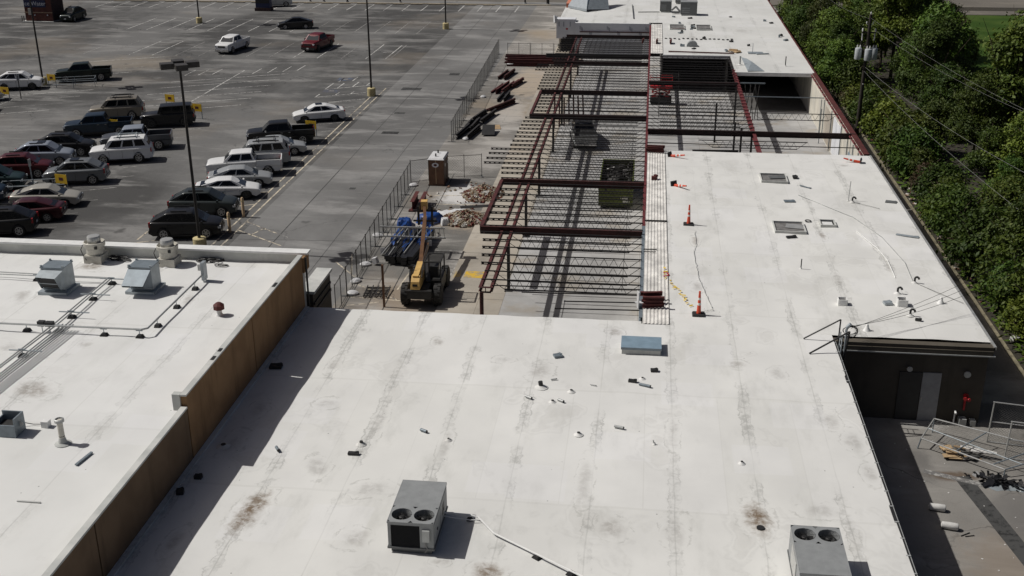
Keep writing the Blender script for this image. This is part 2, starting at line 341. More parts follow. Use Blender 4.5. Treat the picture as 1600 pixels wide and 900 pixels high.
# ------------------------------------------------------------------ mesh helpers
class MB:
    def __init__(s): s.v = []; s.f = []
    def add(s, vs, fs):
        o = len(s.v); s.v += [tuple(v) for v in vs]; s.f += [tuple(i+o for i in f) for f in fs]; return s
    def box(s, a, b, M=None):
        x0, y0, z0 = a; x1, y1, z1 = b
        vs = [Vector(q) for q in ((x0,y0,z0),(x1,y0,z0),(x1,y1,z0),(x0,y1,z0),(x0,y0,z1),(x1,y0,z1),(x1,y1,z1),(x0,y1,z1))]
        if M is not None: vs = [M @ q for q in vs]
        return s.add(vs, [(3,2,1,0),(4,5,6,7),(0,1,5,4),(1,2,6,5),(2,3,7,6),(3,0,4,7)])
    def cbox(s, c, size, rz=0, rx=0, ry=0):
        M = Matrix.Translation(c) @ Matrix.Rotation(rz, 4, 'Z') @ Matrix.Rotation(ry, 4, 'Y') @ Matrix.Rotation(rx, 4, 'X')
        h = [q/2 for q in size]
        return s.box((-h[0],-h[1],-h[2]), (h[0],h[1],h[2]), M)
    def tube(s, p0, p1, r, n=8, r1=None, cap=True):
        p0 = Vector(p0); p1 = Vector(p1); d = (p1-p0); r1 = r if r1 is None else r1
        if d.length < 1e-6: return s
        q = d.to_track_quat('Z', 'Y'); vs = []
        for k in range(n):
            a = 2*pi*k/n+.3; vs.append(p0 + q @ Vector((cos(a)*r, sin(a)*r, 0)))
        for k in range(n):
            a = 2*pi*k/n+.3; vs.append(p1 + q @ Vector((cos(a)*r1, sin(a)*r1, 0)))
        fs = [(k, (k+1)%n, n+(k+1)%n, n+k) for k in range(n)]
        if cap: fs += [tuple(range(n-1, -1, -1)), tuple(range(n, 2*n))]
        return s.add(vs, fs)
    def path(s, pts, r, n=6):
        for a, b in zip(pts, pts[1:]): s.tube(a, b, r, n)
        return s
    def bar(s, p0, p1, w, h):
        """rectangular bar"""
        p0 = Vector(p0); p1 = Vector(p1); d = (p1-p0).normalized()
        u = Vector((0,0,1)) if abs(d.z) < .95 else Vector((0,1,0))
        x = d.cross(u).normalized()*(w/2); y = x.cross(d).normalized()*(h/2)
        vs = [p0-x-y, p0+x-y, p0+x+y, p0-x+y, p1-x-y, p1+x-y, p1+x+y, p1-x+y]
        return s.add(vs, [(0,1,2,3),(7,6,5,4),(1,0,4,5),(2,1,5,6),(3,2,6,7),(0,3,7,4)])
    def ibeam(s, p0, p1, w, h, t=.02):
        p0 = Vector(p0); p1 = Vector(p1); z = Vector((0,0,1))
        s.bar(p0+z*(h/2-t/2), p1+z*(h/2-t/2), w, t); s.bar(p0-z*(h/2-t/2), p1-z*(h/2-t/2), w, t); s.bar(p0, p1, t, h-2*t)
        return s
    def lathe(s, prof, c=(0,0,0), n=16, axis='Z'):
        vs = []; c = Vector(c)
        for (r, z) in prof:
            for k in range(n):
                a = 2*pi*k/n
                q = Vector((r*cos(a), r*sin(a), z))
                if axis == 'Y': q = Vector((q.x, q.z, q.y))
                vs.append(c+q)
        m = len(prof); fs = []
        for i in range(m-1):
            for k in range(n):
                f = (i*n+k, i*n+(k+1)%n, (i+1)*n+(k+1)%n, (i+1)*n+k)
                fs.append(f if axis == 'Z' else f[::-1])
        a, b = tuple(range(n-1, -1, -1)), tuple(range((m-1)*n, m*n))
        fs += [a, b] if axis == 'Z' else [a[::-1], b[::-1]]
        return s.add(vs, fs)
    def prism(s, poly, z0, z1):
        n = len(poly)
        vs = [(x, y, z0) for x, y in poly] + [(x, y, z1) for x, y in poly]
        return s.add(vs, [tuple(range(n-1,-1,-1)), tuple(range(n, 2*n))] + [(k, (k+1)%n, n+(k+1)%n, n+k) for k in range(n)])
    def mesh(s, name, smooth=None):
        me = bpy.data.meshes.new(name); me.from_pydata(s.v, [], s.f); me.update()
        if smooth:
            me.polygons.foreach_set('use_smooth', [True]*len(me.polygons))
            me.set_sharp_from_angle(angle=R(smooth))
        return me
    def obj(s, name, mat, parent=None, smooth=None, loc=None):
        me = s.mesh(name, smooth); me.materials.append(MATS[mat])
        return link(name, me, parent, loc)
def link(name, me, parent=None, loc=None, mat=None):
    o = bpy.data.objects.new(name, me); COL.objects.link(o)
    if parent is not None: o.parent = parent
    if loc is not None: o.location = loc
    if mat:
        if not me.materials: me.materials.append(MATS[mat])
        o.material_slots[0].link = 'OBJECT'; o.material_slots[0].material = MATS[mat]
    return o
def tag(o, label=None, cat=None, group=None, kind=None):
    if label: o['label'] = label
    if cat: o['category'] = cat
    if group: o['group'] = group
    if kind: o['kind'] = kind
    return o
def thing(name, label, cat, loc=(0,0,0), rz=0, group=None):
    o = bpy.data.objects.new(name, None); COL.objects.link(o); o.location = loc; o.rotation_euler = (0, 0, rz); o.empty_display_size = .3
    return tag(o, label, cat, group)
def struct(name, mb, mat, **k):
    return tag(mb.obj(name, mat, **k), kind='structure')
def copy_tree(o, parent=None):
    c = o.copy(); COL.objects.link(c)
    if parent is not None: c.parent = parent
    for ch in list(o.children): copy_tree(ch, c)
    return c
ZN, ZL = 4.05, 6.2
ONES = 'zeroth first second third fourth fifth sixth seventh eighth ninth tenth eleventh twelfth thirteenth fourteenth fifteenth sixteenth seventeenth eighteenth nineteenth'.split()
TENS = {20: 'twent', 30: 'thirt', 40: 'fort', 50: 'fift', 60: 'sixt', 70: 'sevent'}
def nth(k):
    if k < 20: return ONES[k]
    t_ = TENS[k//10*10]
    return t_+'ieth' if k % 10 == 0 else t_+'y-'+ONES[k % 10]
# ------------------------------------------------------------------ ground
def sheet(name, x0, y0, x1, y1, z, mat, nx=1, ny=1):
    m = MB(); vs = [(x0+(x1-x0)*i/nx, y0+(y1-y0)*j/ny, z) for j in range(ny+1) for i in range(nx+1)]
    m.add(vs, [(j*(nx+1)+i, j*(nx+1)+i+1, (j+1)*(nx+1)+i+1, (j+1)*(nx+1)+i) for j in range(ny) for i in range(nx)])
    return struct(name, m, mat)
ground = sheet('ground', -900, -400, 900, 1600, -.02, 'lawn_soil')
lot = sheet('parking_lot', -140, 40, -28.2, 187.6, 0, 'lot_asphalt')
lane = sheet('drive_lane', -28.2, 40, -18.2, 187.6, .004, 'lane_asphalt')
apron = sheet('pavement', -18.2, 40, -11.9, 187.6, .006, 'apron_concrete')
walk = struct('sidewalk', MB().box((-11.9, 51.8, -.1), (-8.12, 150, .11)), 'walk_concrete')
slab = struct('floor', MB().box((-8.1, 51.8, -.1), (16.35, 144.2, .13)), 'slab_concrete')
alley = sheet('alley', 9.2, -10, 20.05, 190, .003, 'alley_asphalt')
yard = sheet('yard', 20.25, -10, 60, 190, -.004, 'lawn_soil')
grass = sheet('grass', 36, 120, 140, 183, .01, 'grass_field')
street = sheet('road', -300, 191.5, 300, 204, .01, 'street_asphalt')
verge = sheet('verge', -300, 188.2, 19, 191.5, .012, 'lane_asphalt')
sheet('path', 20, 183.5, 300, 187.5, .02, 'street_asphalt')
struct('kerb', MB().box((-140, 187.6, -.1), (-16, 187.95, .13)), 'kerb_concrete')
struct('alley_kerb', MB().box((20.05, 20, -.1), (20.20, 170, .14)), 'curb_stone')
# painted markings: one shared unit strip, laid as parts of the lot
unit = MB().add([(0,-.5,0),(1,-.5,0),(1,.5,0),(0,.5,0)], [(0,1,2,3)]).mesh('stall_line')
def line(parent, x0, y0, x1, y1, w=.11, mat='line_white', z=.010, name='stall_line'):
    o = link(name, unit, parent, (x0, y0, z), mat)
    o.scale = (math.hypot(x1-x0, y1-y0), w, 1); o.rotation_euler = (0, 0, math.atan2(y1-y0, x1-x0)); return o
T = math.tan(R(27))
line(lot, -29.4, 70.2, -29.4, 118.0, .13, 'line_cream', name='divider_line'); line(lot, -28.7, 70.2, -28.7, 122.6, .13, 'line_cream', name='divider_line')
for k in range(15):
    y = 73.6+3.3*k; line(lot, -29.4, y, -35.0, y-5.6*T, .11, 'line_cream' if k < 4 else 'line_faded')
line(lot, -28.7, 76.1, -25.6, 73.7, .12, 'line_cream'); line(lot, -28.7, 74.2, -24.6, 71.3, .12, 'line_cream'); line(lot, -26.9, 74.8, -27.4, 73.2, .12, 'line_cream'); line(lot, -25.6, 73.7, -23.9, 72.5, .1, 'line_faded')
line(lot, -35., 71.4, -35., 74.4, .13, 'line_cream')
line(lot, -47.8, 66, -47.8, 131, .13, 'line_white', name='divider_line')
for k in range(18):
    y = 70.5+3.3*k; line(lot, -53.9, y-6.1*T, -42.0, y+5.8*T, .11, 'line_white' if k > 11 else 'line_faded')
for x, y in ((-53.8, 127.3), (-52.3, 127.6), (-50.8, 128.2), (-46.2, 129), (-44.6, 129.8), (-43., 130.6), (-41.5, 131.4)):
    line(lot, x, y, x+.1, y+3.2, .11, 'line_white')
line(lot, -53.8, 127.2, -41.4, 131.4, .1, 'line_faded')
for k in range(10):
    y = 105.6+3.3*k; line(lot, -72.9, y-5.6*T, -60.9, y+6.4*T, .11, 'line_faded' if k % 3 else 'line_white')
line(lot, -67.3, 104, -67.3, 119.5, .12, 'line_faded', name='divider_line')
for k in range(14):
    x = -72.3+3.1*k; line(lot, x, 139.4, x+.05, 149.8, .11, 'line_white' if k in (2, 3, 9, 10, 12) else 'line_faded')
for k in range(15):
    x = -75.1+3.05*k; line(lot, x, 158.6, x, 169.6, .12, 'line_white' if k < 9 else 'line_faded')
for k in range(24):
    x = -90+3*k; line(lot, x, 180.1, x, 186.4, .13, 'line_white')
for (a, b, c, d) in ((-35.3,121.3,-35.2,124.7),(-34.1,122.1,-34,124.8),(-32.6,122.9,-32.5,125.6),(-31.2,123.7,-31.1,126.2),(-35.3,121.3,-30.4,124.2),(-35.3,117.3,-30.4,120.2),(-35.3,117.3,-35.2,118.9),(-33.4,118.6,-33.3,119.9),(-31.9,119.4,-31.8,120.6),(-34.8,125.4,-34.7,127.6),(-33.4,126,-33.3,128.2),(-33.2,115.1,-29.7,117.1),(-34.5,111.2,-30,113.4),(-32.6,139.7,-32.5,149.3),(-33.9,144,-32.6,144.1)):
    line(lot, a, b, c, d, .12)
for (x, y) in ((-34.4, 120.6), (-34.4, 126.9)):
    line(lot, x-.9, y, x+.9, y, 1.5, 'line_blue', name='accessible_bay_mark'); line(lot, x-.25, y, x+.3, y+.05, .5, 'line_faded', .013, 'accessible_bay_symbol')
for (x0, x1) in ((-87, -80), (-79, -73), (-72.5, -68), (-66, -61), (-57, -50), (-49, -44.5), (-44, -39), (-38, -31), (-30.4, -24)):
    pass
stop = MB().cbox((0, 0, .09), (1.9, .17, .15)).mesh('wheel_stop')
for k in range(23):
    o = link('wheel_stop', stop, None, (-89.0+3*k, 186.9, .01), 'kerb_concrete')
    tag(o, nth(k+1)+' cream wheel stop from the left along the far street kerb', 'wheel stop', 'wheel stops along the far kerb')
# apron and lane marks
line(lane, -25.3, 56, -25.4, 90, .07, 'patch_dark', .009, 'pavement_joint'); line(lane, -25.4, 90, -25.3, 187, .05, 'patch_dark', .009, 'pavement_joint'); line(lane, -21.2, 56, -21.4, 187, .04, 'patch_dark', .009, 'pavement_joint')
for y in (72.3, 118.9, 158): line(lane, -28, y, -18.4, y+.5, .05, 'patch_dark', .009, 'pavement_joint')
for (x, y, a, b) in ((-23.9, 103, 1.6, .9), (-22.4, 131, 1.2, 1.2), (-25.8, 122.5, 2.2, 1.4), (-23, 85, .5, .5), (-24.7, 111, 1.1, .7)):
    line(lane, x-a/2, y, x+a/2, y, b, 'patch_dark', .009, 'asphalt_patch')
for (a, b, c, d) in ((-18.1,62.8,-13.6,62.4),(-17.6,64.8,-14.6,62.6),(-17.9,61.2,-15.6,62.1),(-14.9,64.2,-14.7,68),(-13.8,66.4,-12.2,66.6),(-12.3,63,-11.95,68.5),(-14,71.5,-12.2,71.6),(-20,68.6,-17.9,65.8),(-19.3,70.2,-18.4,66.4),(-16.3,83.8,-12.4,84.2),(-16.3,81.6,-12.4,81.8)):
    line(apron, a, b, c, d, .10, 'line_cream' if a < -14 else 'line_faded')
for k in range(13):
    y = 108+2.75*k; line(apron, -14.6 if k < 4 else -17.2, y, -12.3, y, .09, 'line_faded')
line(apron, -17.4, 56, -18.1, 88, .07, 'patch_dark', .010, 'pavement_joint'); line(apron, -15.1, 60, -15.6, 90, .06, 'patch_dark', .010, 'pavement_joint')
line(walk, -11.1, 67.0, -9.85, 67.0, 1.15, 'line_yellow', .115, 'warning_paint')
for k in range(6): line(walk, -11.75, 66.42+.2*k, -11.35, 66.6+.2*k, .08, 'line_yellow', .115, 'warning_paint')
for k in range(24): line(walk, -11.9, 55+4*k, -8.13, 55+4*k, .03, 'patch_dark', .114, 'pavement_joint')
# ------------------------------------------------------------------ near building (white roof in the foreground and its wing)
nb = thing('white_roofed_shop', 'long low shop building with patched white membrane roof filling the foreground', 'building', (0, 40, 0))
def part(mb, name, mat, parent=nb, **k):
    o = mb.obj(name, mat, parent, **k); o.matrix_parent_inverse = Matrix.Translation(parent.location).inverted() if parent.type == 'EMPTY' and parent.rotation_euler.z == 0 else o.matrix_parent_inverse
    return o
# gently uneven membrane
def membrane(poly_rects, z, amp=.022, seed=0):
    """rectangles gridded at .5 m and displaced a little, closed by the walls below"""
    m = MB(); rnd = random.Random(seed); ph = [rnd.uniform(0, 6) for _ in range(6)]
    def hz(x, y): return z + amp*(sin(x*1.1+ph[0]+.6*sin(y*.5))*sin(y*.7+ph[1]) + .6*sin(x*2.9+ph[2])*sin(y*2.3+ph[3]) + .35*sin((x-1.58)*2*pi/3.02))
    for (x0, y0, x1, y1) in poly_rects:
        nx = max(1, int((x1-x0)/.45)); ny = max(1, int((y1-y0)/.45))
        vs = []
        for j in range(ny+1):
            for i in range(nx+1):
                x = x0+(x1-x0)*i/nx; y = y0+(y1-y0)*j/ny
                vs.append((x, y, hz(x, y)))
        m.add(vs, [(j*(nx+1)+i, j*(nx+1)+i+1, (j+1)*(nx+1)+i+1, (j+1)*(nx+1)+i) for j in range(ny) for i in range(nx)])
    return m
part(membrane([(-16.7, 8, 9.25, 50.9), (-16.7, 50.9, .2, 51.6), (1.6, 50.9, 9.25, 84.0), (9.25, 50.9, 16.55, 84.0), (.2, 50.9, 1.6, 51.3)], ZN), 'roof', 'roof_membrane', smooth=40)
b = MB()
b.box((-16.7, 8, -.1), (9.15, 51.45, ZN-.12)); part(b, 'wall', 'dark_brown_stucco')
b = MB().box((9.16, 50.42, -.1), (16.42, 50.7, ZN-.45)); part(b, 'wall', 'dark_brown_stucco')
b = MB().box((16.25, 50.71, -.1), (16.45, 84, ZN-.12)).box((.35, 51.5, .1), (.55, 84, ZN-.15)).box((.56, 83.75, .1), (16.24, 83.95, ZN-.14)); part(b, 'wall', 'stained_plaster')  # second wall, hidden under the deck, is added to keep sun out
part(MB().box((-16.7, 51.46, ZN-.6), (.2, 51.6, ZN-.03)), 'fascia', 'brown_stucco')
# edge metal, gutter with joints, cornice
g = MB().box((9.2, 8, ZN-.16), (9.32, 50.3, ZN-.02)); part(g, 'gutter', 'wire_black')
g = MB()
for k in range(24): g.box((9.19, 27+1.0*k, ZN-.17), (9.35, 27.06+1.0*k, ZN+.01))
g.box((9.325, 8, ZN-.05), (9.35, 50.3, ZN-.015)); part(g, 'gutter_strap', 'pipe_grey')
part(MB().box((9.2, 50.3, ZN-.20), (16.62, 50.72, ZN-.03)), 'cornice', 'dark_brown_stucco')
part(MB().box((9.16, 50.24, ZN-.42), (16.56, 50.72, ZN-.205)), 'cornice', 'dark_brown_stucco')
part(MB().box((9.2, 50.19, ZN-.48), (16.66, 50.40, ZN-.425)), 'edge_trim', 'pipe_grey')
part(MB().box((16.56, 50.3, ZN-.14), (16.68, 84.1, ZN+.015)), 'edge_trim', 'aluminium')
# doors in the end wall, lights, standpipe, red fire connection
d = part(MB().box((12.5, 50.36, .02), (13.52, 50.43, 2.55)), 'door', 'door_grey'); tag(d, 'dark grey door leaf')
d2 = part(MB().box((13.56, 50.355, .02), (14.42, 50.43, 2.55)), 'door', 'door_light'); tag(d2, 'paler grey door leaf')
part(MB().tube((13.62, 50.33, 1.1), (13.62, 50.33, 1.3), .02), 'handle', 'chrome')
part(MB().lathe([(.02, 0), (.13, .0), (.13, .08), (.05, .12)], (12.9, 50.24, 2.75), 12, 'Y'), 'wall_lamp', 'pipe_grey')
part(MB().lathe([(.02, 0), (.16, .0), (.16, .08), (.05, .12)], (15.55, 50.24, 2.6), 12, 'Y'), 'wall_lamp', 'pipe_grey')
fc = MB().lathe([(.13, 0), (.13, .07)], (15.65, 50.28, 1.45), 14, 'Y').tube((15.65, 50.3, 1.45), (15.55, 50.05, 1.42), .09, 10).tube((15.65, 50.3, 1.38), (15.76, 50.05, 1.36), .09, 10).tube((15.65, 50.34, 1.4), (15.65, 50.34, .7), .05)
part(fc, 'fire_connection', 'red_paint')
part(MB().tube((15.2, 50.1, 0), (15.2, 50.1, .75), .035, 8).tube((15.2, 50.1, .75), (15.2, 49.9, .7), .05, 8), 'standpipe', 'white_metal')
part(MB().box((15.42, 49.95, 0), (15.75, 50.3, .38)), 'meter_box', 'pipe_grey')
part(MB().box((15.95, 50.0, 0), (16.2, 50.3, .3)), 'meter_box', 'pipe_grey')
# canopy wing wall at the front corner
wg = thing('wing_wall', 'short dark wing wall with a white cap at the corner between the two roofs', 'wall', (-17, 54, 0))
part(MB().box((-17.25, 52.55, -.1), (-16.65, 55.8, 4.38)), 'wall', 'dark_brown_stucco', wg)
part(MB().box((-17.40, 52.5, 4.38), (-16.55, 55.95, 4.52)), 'cap', 'parapet_grey', wg)
part(MB().box((-16.64, 52.6, 3.3), (-16.58, 55.7, 3.45)).box((-16.64, 52.6, 3.75), (-16.58, 55.7, 3.87)), 'trim', 'joist_steel', wg)

# ------------------------------------------------------------------ taller neighbour on the left
lb = thing('taller_shop', 'taller shop building with white roof and brown panelled side wall at left', 'building', (-25, 40, 0))
part(membrane([(-60, 8, -16.98, 36.4), (-60, 36.4, -16.98, 52.2)], ZL, .015, 3), 'roof', 'roof_membrane_upper', lb, smooth=40)
part(MB().box((-60, 8, -.1), (-17.0, 52.1, ZL-.1)), 'wall', 'dark_brown_stucco', lb)
for (y0, y1, zt) in ((8, 28.64, 6.30), (28.72, 36.36, 6.30), (36.44, 43.90, 6.80), (43.98, 51.5, 6.80)):
    part(MB().box((-16.99, y0, ZN-.2), (-16.76, y1, zt)), 'wall_panel', 'taupe_stucco' if zt < 6.5 else 'brown_stucco', lb)
part(MB().box((-16.98, 8, 6.30), (-16.73, 36.36, 6.38)), 'coping', 'parapet_grey', lb)
part(MB().box((-16.98, 36.36, 6.80), (-16.73, 51.6, 6.87)), 'coping', 'parapet_grey', lb)
part(MB().box((-17.30, 36.36, 6.15), (-17.0, 36.62, 6.86)), 'coping', 'parapet_grey', lb)
part(MB().box((-16.76, 8, 4.0), (-16.55, 51.5, 4.13)), 'base_flashing', 'roof_membrane', lb)
for (y, l) in ((39.4, .35), (40.2, .3), (47.3, .5)): part(MB().box((-16.93, y, 6.874), (-16.80, y+l, 6.89)), 'sealant_mark', 'wire_black', lb)
part(MB().box((-60, 52.15, -.1), (-17.0, 52.55, 6.72)), 'parapet', 'parapet_grey', lb)
part(MB().box((-60, 52.0, 6.72), (-16.62, 52.62, 6.82)), 'parapet_cap', 'white_metal', lb)
part(MB().box((-17.0, 51.6, 5.9), (-16.7, 52.5, 6.70)), 'parapet_end', 'brown_stucco', lb)
part(MB().tube((-16.62, 51.7, 4.1), (-16.62, 51.7, 6.7), .05), 'downpipe', 'wire_black', lb)
# ------------------------------------------------------------------ equipment on the roofs
def rtu(name, label, x, y, fans_front, rz=0):
    """packaged rooftop unit 1.55 x 2.6 x 1.2 on a curb; local front = -y"""
    t = thing(name, label, 'air conditioner', (x, y, ZN), rz)
    W, L, H = .77, 1.3, 1.22
    MB().box((-W+.08, -L+.08, -.05), (W-.08, L-.08, .18)).obj('curb', 'rtu_grey_dark', t)
    MB().box((-W-.03, -L-.03, .18), (W+.03, L+.03, .25)).obj('base_rail', 'rtu_grey_dark', t)
    # cabinet with round wells cut in the top: walls + a top plate built round two circles
    c = MB().box((-W, -L, .25), (-W+.03, L, H-.03)).box((W-.03, -L, .25), (W, L, H-.03)).box((-W+.03, L-.03, .25), (W-.03, L, H-.03)).box((W-.46, -L, .25), (W-.03, -L+.03, H-.03)).box((-W+.03, -L, .25), (-W+.10, -L+.03, H-.03)).box((-W+.10, -L, H-.12), (W-.46, -L+.03, H-.03))
    c.obj('cabinet', 'rtu_grey', t)
    fy = -L+.48 if fans_front else L-.48
    top = MB(); n = 24; rad = .34; cx = (-.38, .38)
    for s in (0, 1):
        x0, x1 = ((-W, 0), (0, W))[s]; y0, y1 = fy-.48, fy+.48; cc = cx[s]; vs = []; fs = []
        for k in range(n):
            a = 2*pi*k/n+pi/n; ca, sa = cos(a), sin(a); m = max(abs(ca), abs(sa))
            px_ = cc+(ca/m)*((x1-cc) if ca > 0 else (cc-x0)); py_ = fy+(sa/m)*.48
            vs += [(cc+rad*ca, fy+rad*sa, H), (px_, py_, H), (cc+rad*ca, fy+rad*sa, H-.3)]
        for k in range(n):
            j = (k+1) % n; fs += [(3*k, 3*k+1, 3*j+1, 3*j), (3*k, 3*j, 3*j+2, 3*k+2)]
        top.add(vs, fs)
    if fans_front: top.box((-W, fy+.48, H-.03), (W, L, H))
    else: top.box((-W, -L, H-.03), (W, fy-.48, H))
    top.box((-W-.015, -L-.015, H-.06), (W+.015, -L, H+.004)).box((-W-.015, L, H-.06), (W+.015, L+.015, H+.004)).box((W, -L, H-.06), (W+.015, L, H+.004)).box((-W-.015, -L, H-.06), (-W, L, H+.004))
    top.obj('top_panel', 'rtu_grey', t)
    MB().box((-W+.05, -L+.05, .3), (W-.05, L-.05, H-.5)).obj('dark_core', 'coil_black', t)
    for cc in cx:
        f = MB().lathe([(.10, H-.24), (.10, H-.10), (.06, H-.08)], (cc, fy, 0), 12)
        for k in range(4):
            a = k*pi/2+.4+cc
            f.add([(cc+.09*cos(a), fy+.09*sin(a), H-.14), (cc+.30*cos(a-.25), fy+.30*sin(a-.25), H-.19), (cc+.31*cos(a+.35), fy+.31*sin(a+.35), H-.12), (cc+.09*cos(a+.5), fy+.09*sin(a+.5), H-.10),
                   (cc+.09*cos(a), fy+.09*sin(a), H-.15), (cc+.30*cos(a-.25), fy+.30*sin(a-.25), H-.20), (cc+.31*cos(a+.35), fy+.31*sin(a+.35), H-.13), (cc+.09*cos(a+.5), fy+.09*sin(a+.5), H-.11)], [(0,1,2,3),(7,6,5,4),(0,4,5,1),(1,5,6,2),(2,6,7,3),(3,7,4,0)])
        f.obj('fan', 'machine_black', t)
        g = MB()
        for rr in (.17, .26, .335):
            for k in range(20):
                a0, a1 = 2*pi*k/20, 2*pi*(k+1)/20
                g.bar((cc+rr*cos(a0), fy+rr*sin(a0), H+.012), (cc+rr*cos(a1), fy+rr*sin(a1), H+.012), .004, .004)
        for k in range(4): g.bar((cc-.35*cos(k*pi/4), fy-.35*sin(k*pi/4), H+.016), (cc+.35*cos(k*pi/4), fy+.35*sin(k*pi/4), H+.016), .006, .006)
        g.obj('fan_guard', 'wire_black', t)
    cf = MB().box((-W+.10, -L+.03, .27), (W-.46, -L+.04, H-.12))
    for k in range(26): cf.box((-W+.105, -L+.012, .29+.031*k), (W-.465, -L+.03, .297+.031*k))
    cf.obj('coil', 'coil_black', t)
    MB().box((W-.36, -L-.10, .55), (W-.12, -L, .98)).obj('disconnect_box', 'pipe_grey', t)
    MB().path([(W-.24, -L-.05, .55), (W-.26, -L-.06, .4), (W-.2, -L-.03, .25), (W-.3, -L-.05, .1)], .018).obj('cable', 'wire_grey', t)
    for (y0, y1) in ((-L+.12, -.1), (-.04, L-.1)):
        pz = MB().box((W, y0, .33), (W+.012, y1, H-.12)).obj('access_panel', 'rtu_grey', t); MB().box((W+.012, (y0+y1)/2-.06, .6), (W+.03, (y0+y1)/2+.06, .65)).obj('handle', 'machine_black', pz)
    MB().box((W+.012, .3, .5), (W+.016, .7, .9)).obj('data_plate', 'machine_black', t)
    return t
rtu('rooftop_unit', 'grey rooftop air conditioner with twin fans and black coil, left of centre', -7.2, 32.6, True)
u2 = rtu('rooftop_unit', 'pale grey rooftop air conditioner at the bottom edge beside the alley', 6.05, 31.25, False)
MB().box((-.80, -.6, .35), (-.771, .5, 1.05)).obj('side_hood', 'aluminium', u2)
# condensate line from the unit
cl = thing('condensate_pipe', 'thin white pipe running over the roof from the air conditioner', 'pipe', (-5.5, 33.6, ZN))
def at(o, mb, name, mat, **k):
    q = mb.obj(name, mat, o, **k); q.matrix_parent_inverse = Matrix.LocRotScale(o.location, o.rotation_euler, None).inverted(); return q
at(cl, MB().path([(-6.43, 33.4, 4.35), (-5.6, 33.6, 4.2), (-5.25, 33.5, 4.19), (-4.57, 32.6, 4.17), (-1.65, 30.6, 4.22), (1.4, 28.6, 4.22)], .033), 'pipe', 'white_metal')
at(cl, MB().path([(-6.43, 33.25, 4.32), (-5.5, 33.35, 4.15), (-5.2, 33.4, 4.15)], .02), 'drain_line', 'white_metal')
blk = MB().add([(-.16,-.12,0),(.16,-.12,0),(.16,.12,0),(-.16,.12,0),(-.1,-.1,.11),(.1,-.1,.11),(.1,.1,.11),(-.1,.1,.11)], [(3,2,1,0),(4,5,6,7),(0,1,5,4),(1,2,6,5),(2,3,7,6),(3,0,4,7)]).mesh('pipe_support')
def block(x, y, z, rz, label, sc_=1., strut=False):
    o = link('pipe_support', blk, None, (x, y, z+.005), 'black_rubber'); o.rotation_euler = (0, 0, rz); o.scale = (sc_,)*3
    tag(o, label, 'pipe support')
    if strut:
        q = MB().bar((-.14, 0, .3), (.14, 0, .3), .04, .03).bar((0, 0, .1), (0, 0, .3), .03, .02).obj('strut', 'galvanised', o)
    return o
block(-5.56, 33.5, ZN, .1, 'black rubber pipe block just right of the air conditioner', .7)
block(-3.0, 31.5, ZN, -.6, 'black rubber pipe block midway along the white condensate pipe')
block(-1.8, 30.72, ZN, -.6, 'black rubber pipe block by the bottom edge on the white condensate pipe')

# skylight curb
sk = thing('roof_curb', 'low blue grey metal capped roof curb near the back edge', 'roof hatch', (.2, 48.2, ZN))
at(sk, MB().box((-.66, 47.75, ZN-.03), (1.12, 48.95, ZN+.28)), 'curb', 'parapet_grey'); at(sk, MB().box((-.70, 47.70, ZN+.28), (1.16, 49.0, ZN+.36)), 'cap', 'skylight_blue')
at(sk, MB().box((-.70, 47.694, ZN+.24), (1.16, 47.70, ZN+.34)), 'flashing', 'galv_dark')
# plumbing stubs and scraps on the near roof
def stub(x, y, h, r, label, mat='wire_black', boot=True, lean=(0, 0), z=ZN):
    t = thing('vent_stub', label, 'pipe stub', (x, y, z))
    MB().tube((0, 0, -.03), (lean[0], lean[1], h), r, 10).obj('pipe', mat, t, smooth=40)
    if boot: MB().lathe([(r*3, .012), (r*2.4, .03), (r*1.25, .09), (r*1.25, .1)], (0, 0, 0), 12).obj('boot', 'roof_membrane', t, smooth=40)
    return t
def scrap(x, y, L, W, Hh, rz, label, mat='wire_black', name='roof_scrap', cat='debris', z=ZN):
    m = MB().cbox((0, 0, Hh/2), (L, W, Hh)); m.cbox((L*.3, W*.2, Hh*.8), (L*.4, W*.6, Hh*.8), .4)
    o = m.obj(name, mat, None, loc=(x, y, z+.02)); o.rotation_euler = (0, 0, rz); return tag(o, label, cat)
def tubebit(x, y, L, r, rz, label, mat='pipe_grey', z=ZN):
    t = thing('pipe_offcut', label, 'pipe offcut', (x, y, z+r+.02), rz)
    MB().tube((-L/2, 0, 0), (L/2, 0, 0), r, 10).obj('pipe', mat, t, smooth=40)
    MB().tube((L/2-.02, 0, 0), (L/2+.03, 0, 0), r*.95, 10).obj('open_end', 'wire_black', t, smooth=40)
    return t
stub(-4.02, 43.95, .28, .10, 'black mushroom headed vent stub left of the scattered offcuts', lean=(-.05, .02))
tubebit(-4.47, 42.85, .32, .055, -.55, 'grey pipe offcut lying leftmost of the scattered offcuts')
tubebit(-3.09, 42.7, .30, .055, -.6, 'grey pipe offcut nearest the camera among the scattered offcuts')
stub(-3.42, 42.6, .12, .06, 'short black stub just left of the nearest grey offcut')
stub(-2.70, 43.65, .12, .06, 'short black stub in the middle of the scattered offcuts')
tubebit(-3.55, 44.7, .25, .03, .4, 'tiny grey pipe scrap behind the mushroom vent')
scrap(-3.56, 47.1, .38, .3, .10, .4, 'crumpled dark metal scrap behind the vent stubs', 'galv_dark')
tubebit(-1.8, 44.35, .25, .02, -.3, 'thin grey scrap between the two groups of offcuts')
scrap(.84, 46.05, .32, .22, .10, .1, 'dark scrap in front of the blue capped curb', 'wire_black')
stub(.33, 45.2, .10, .06, 'small black stub in the right group of offcuts')
scrap(-.1, 44.85, .36, .16, .12, -.2, 'dark flattened elbow left of the right hand pipe offcut', 'wire_black')
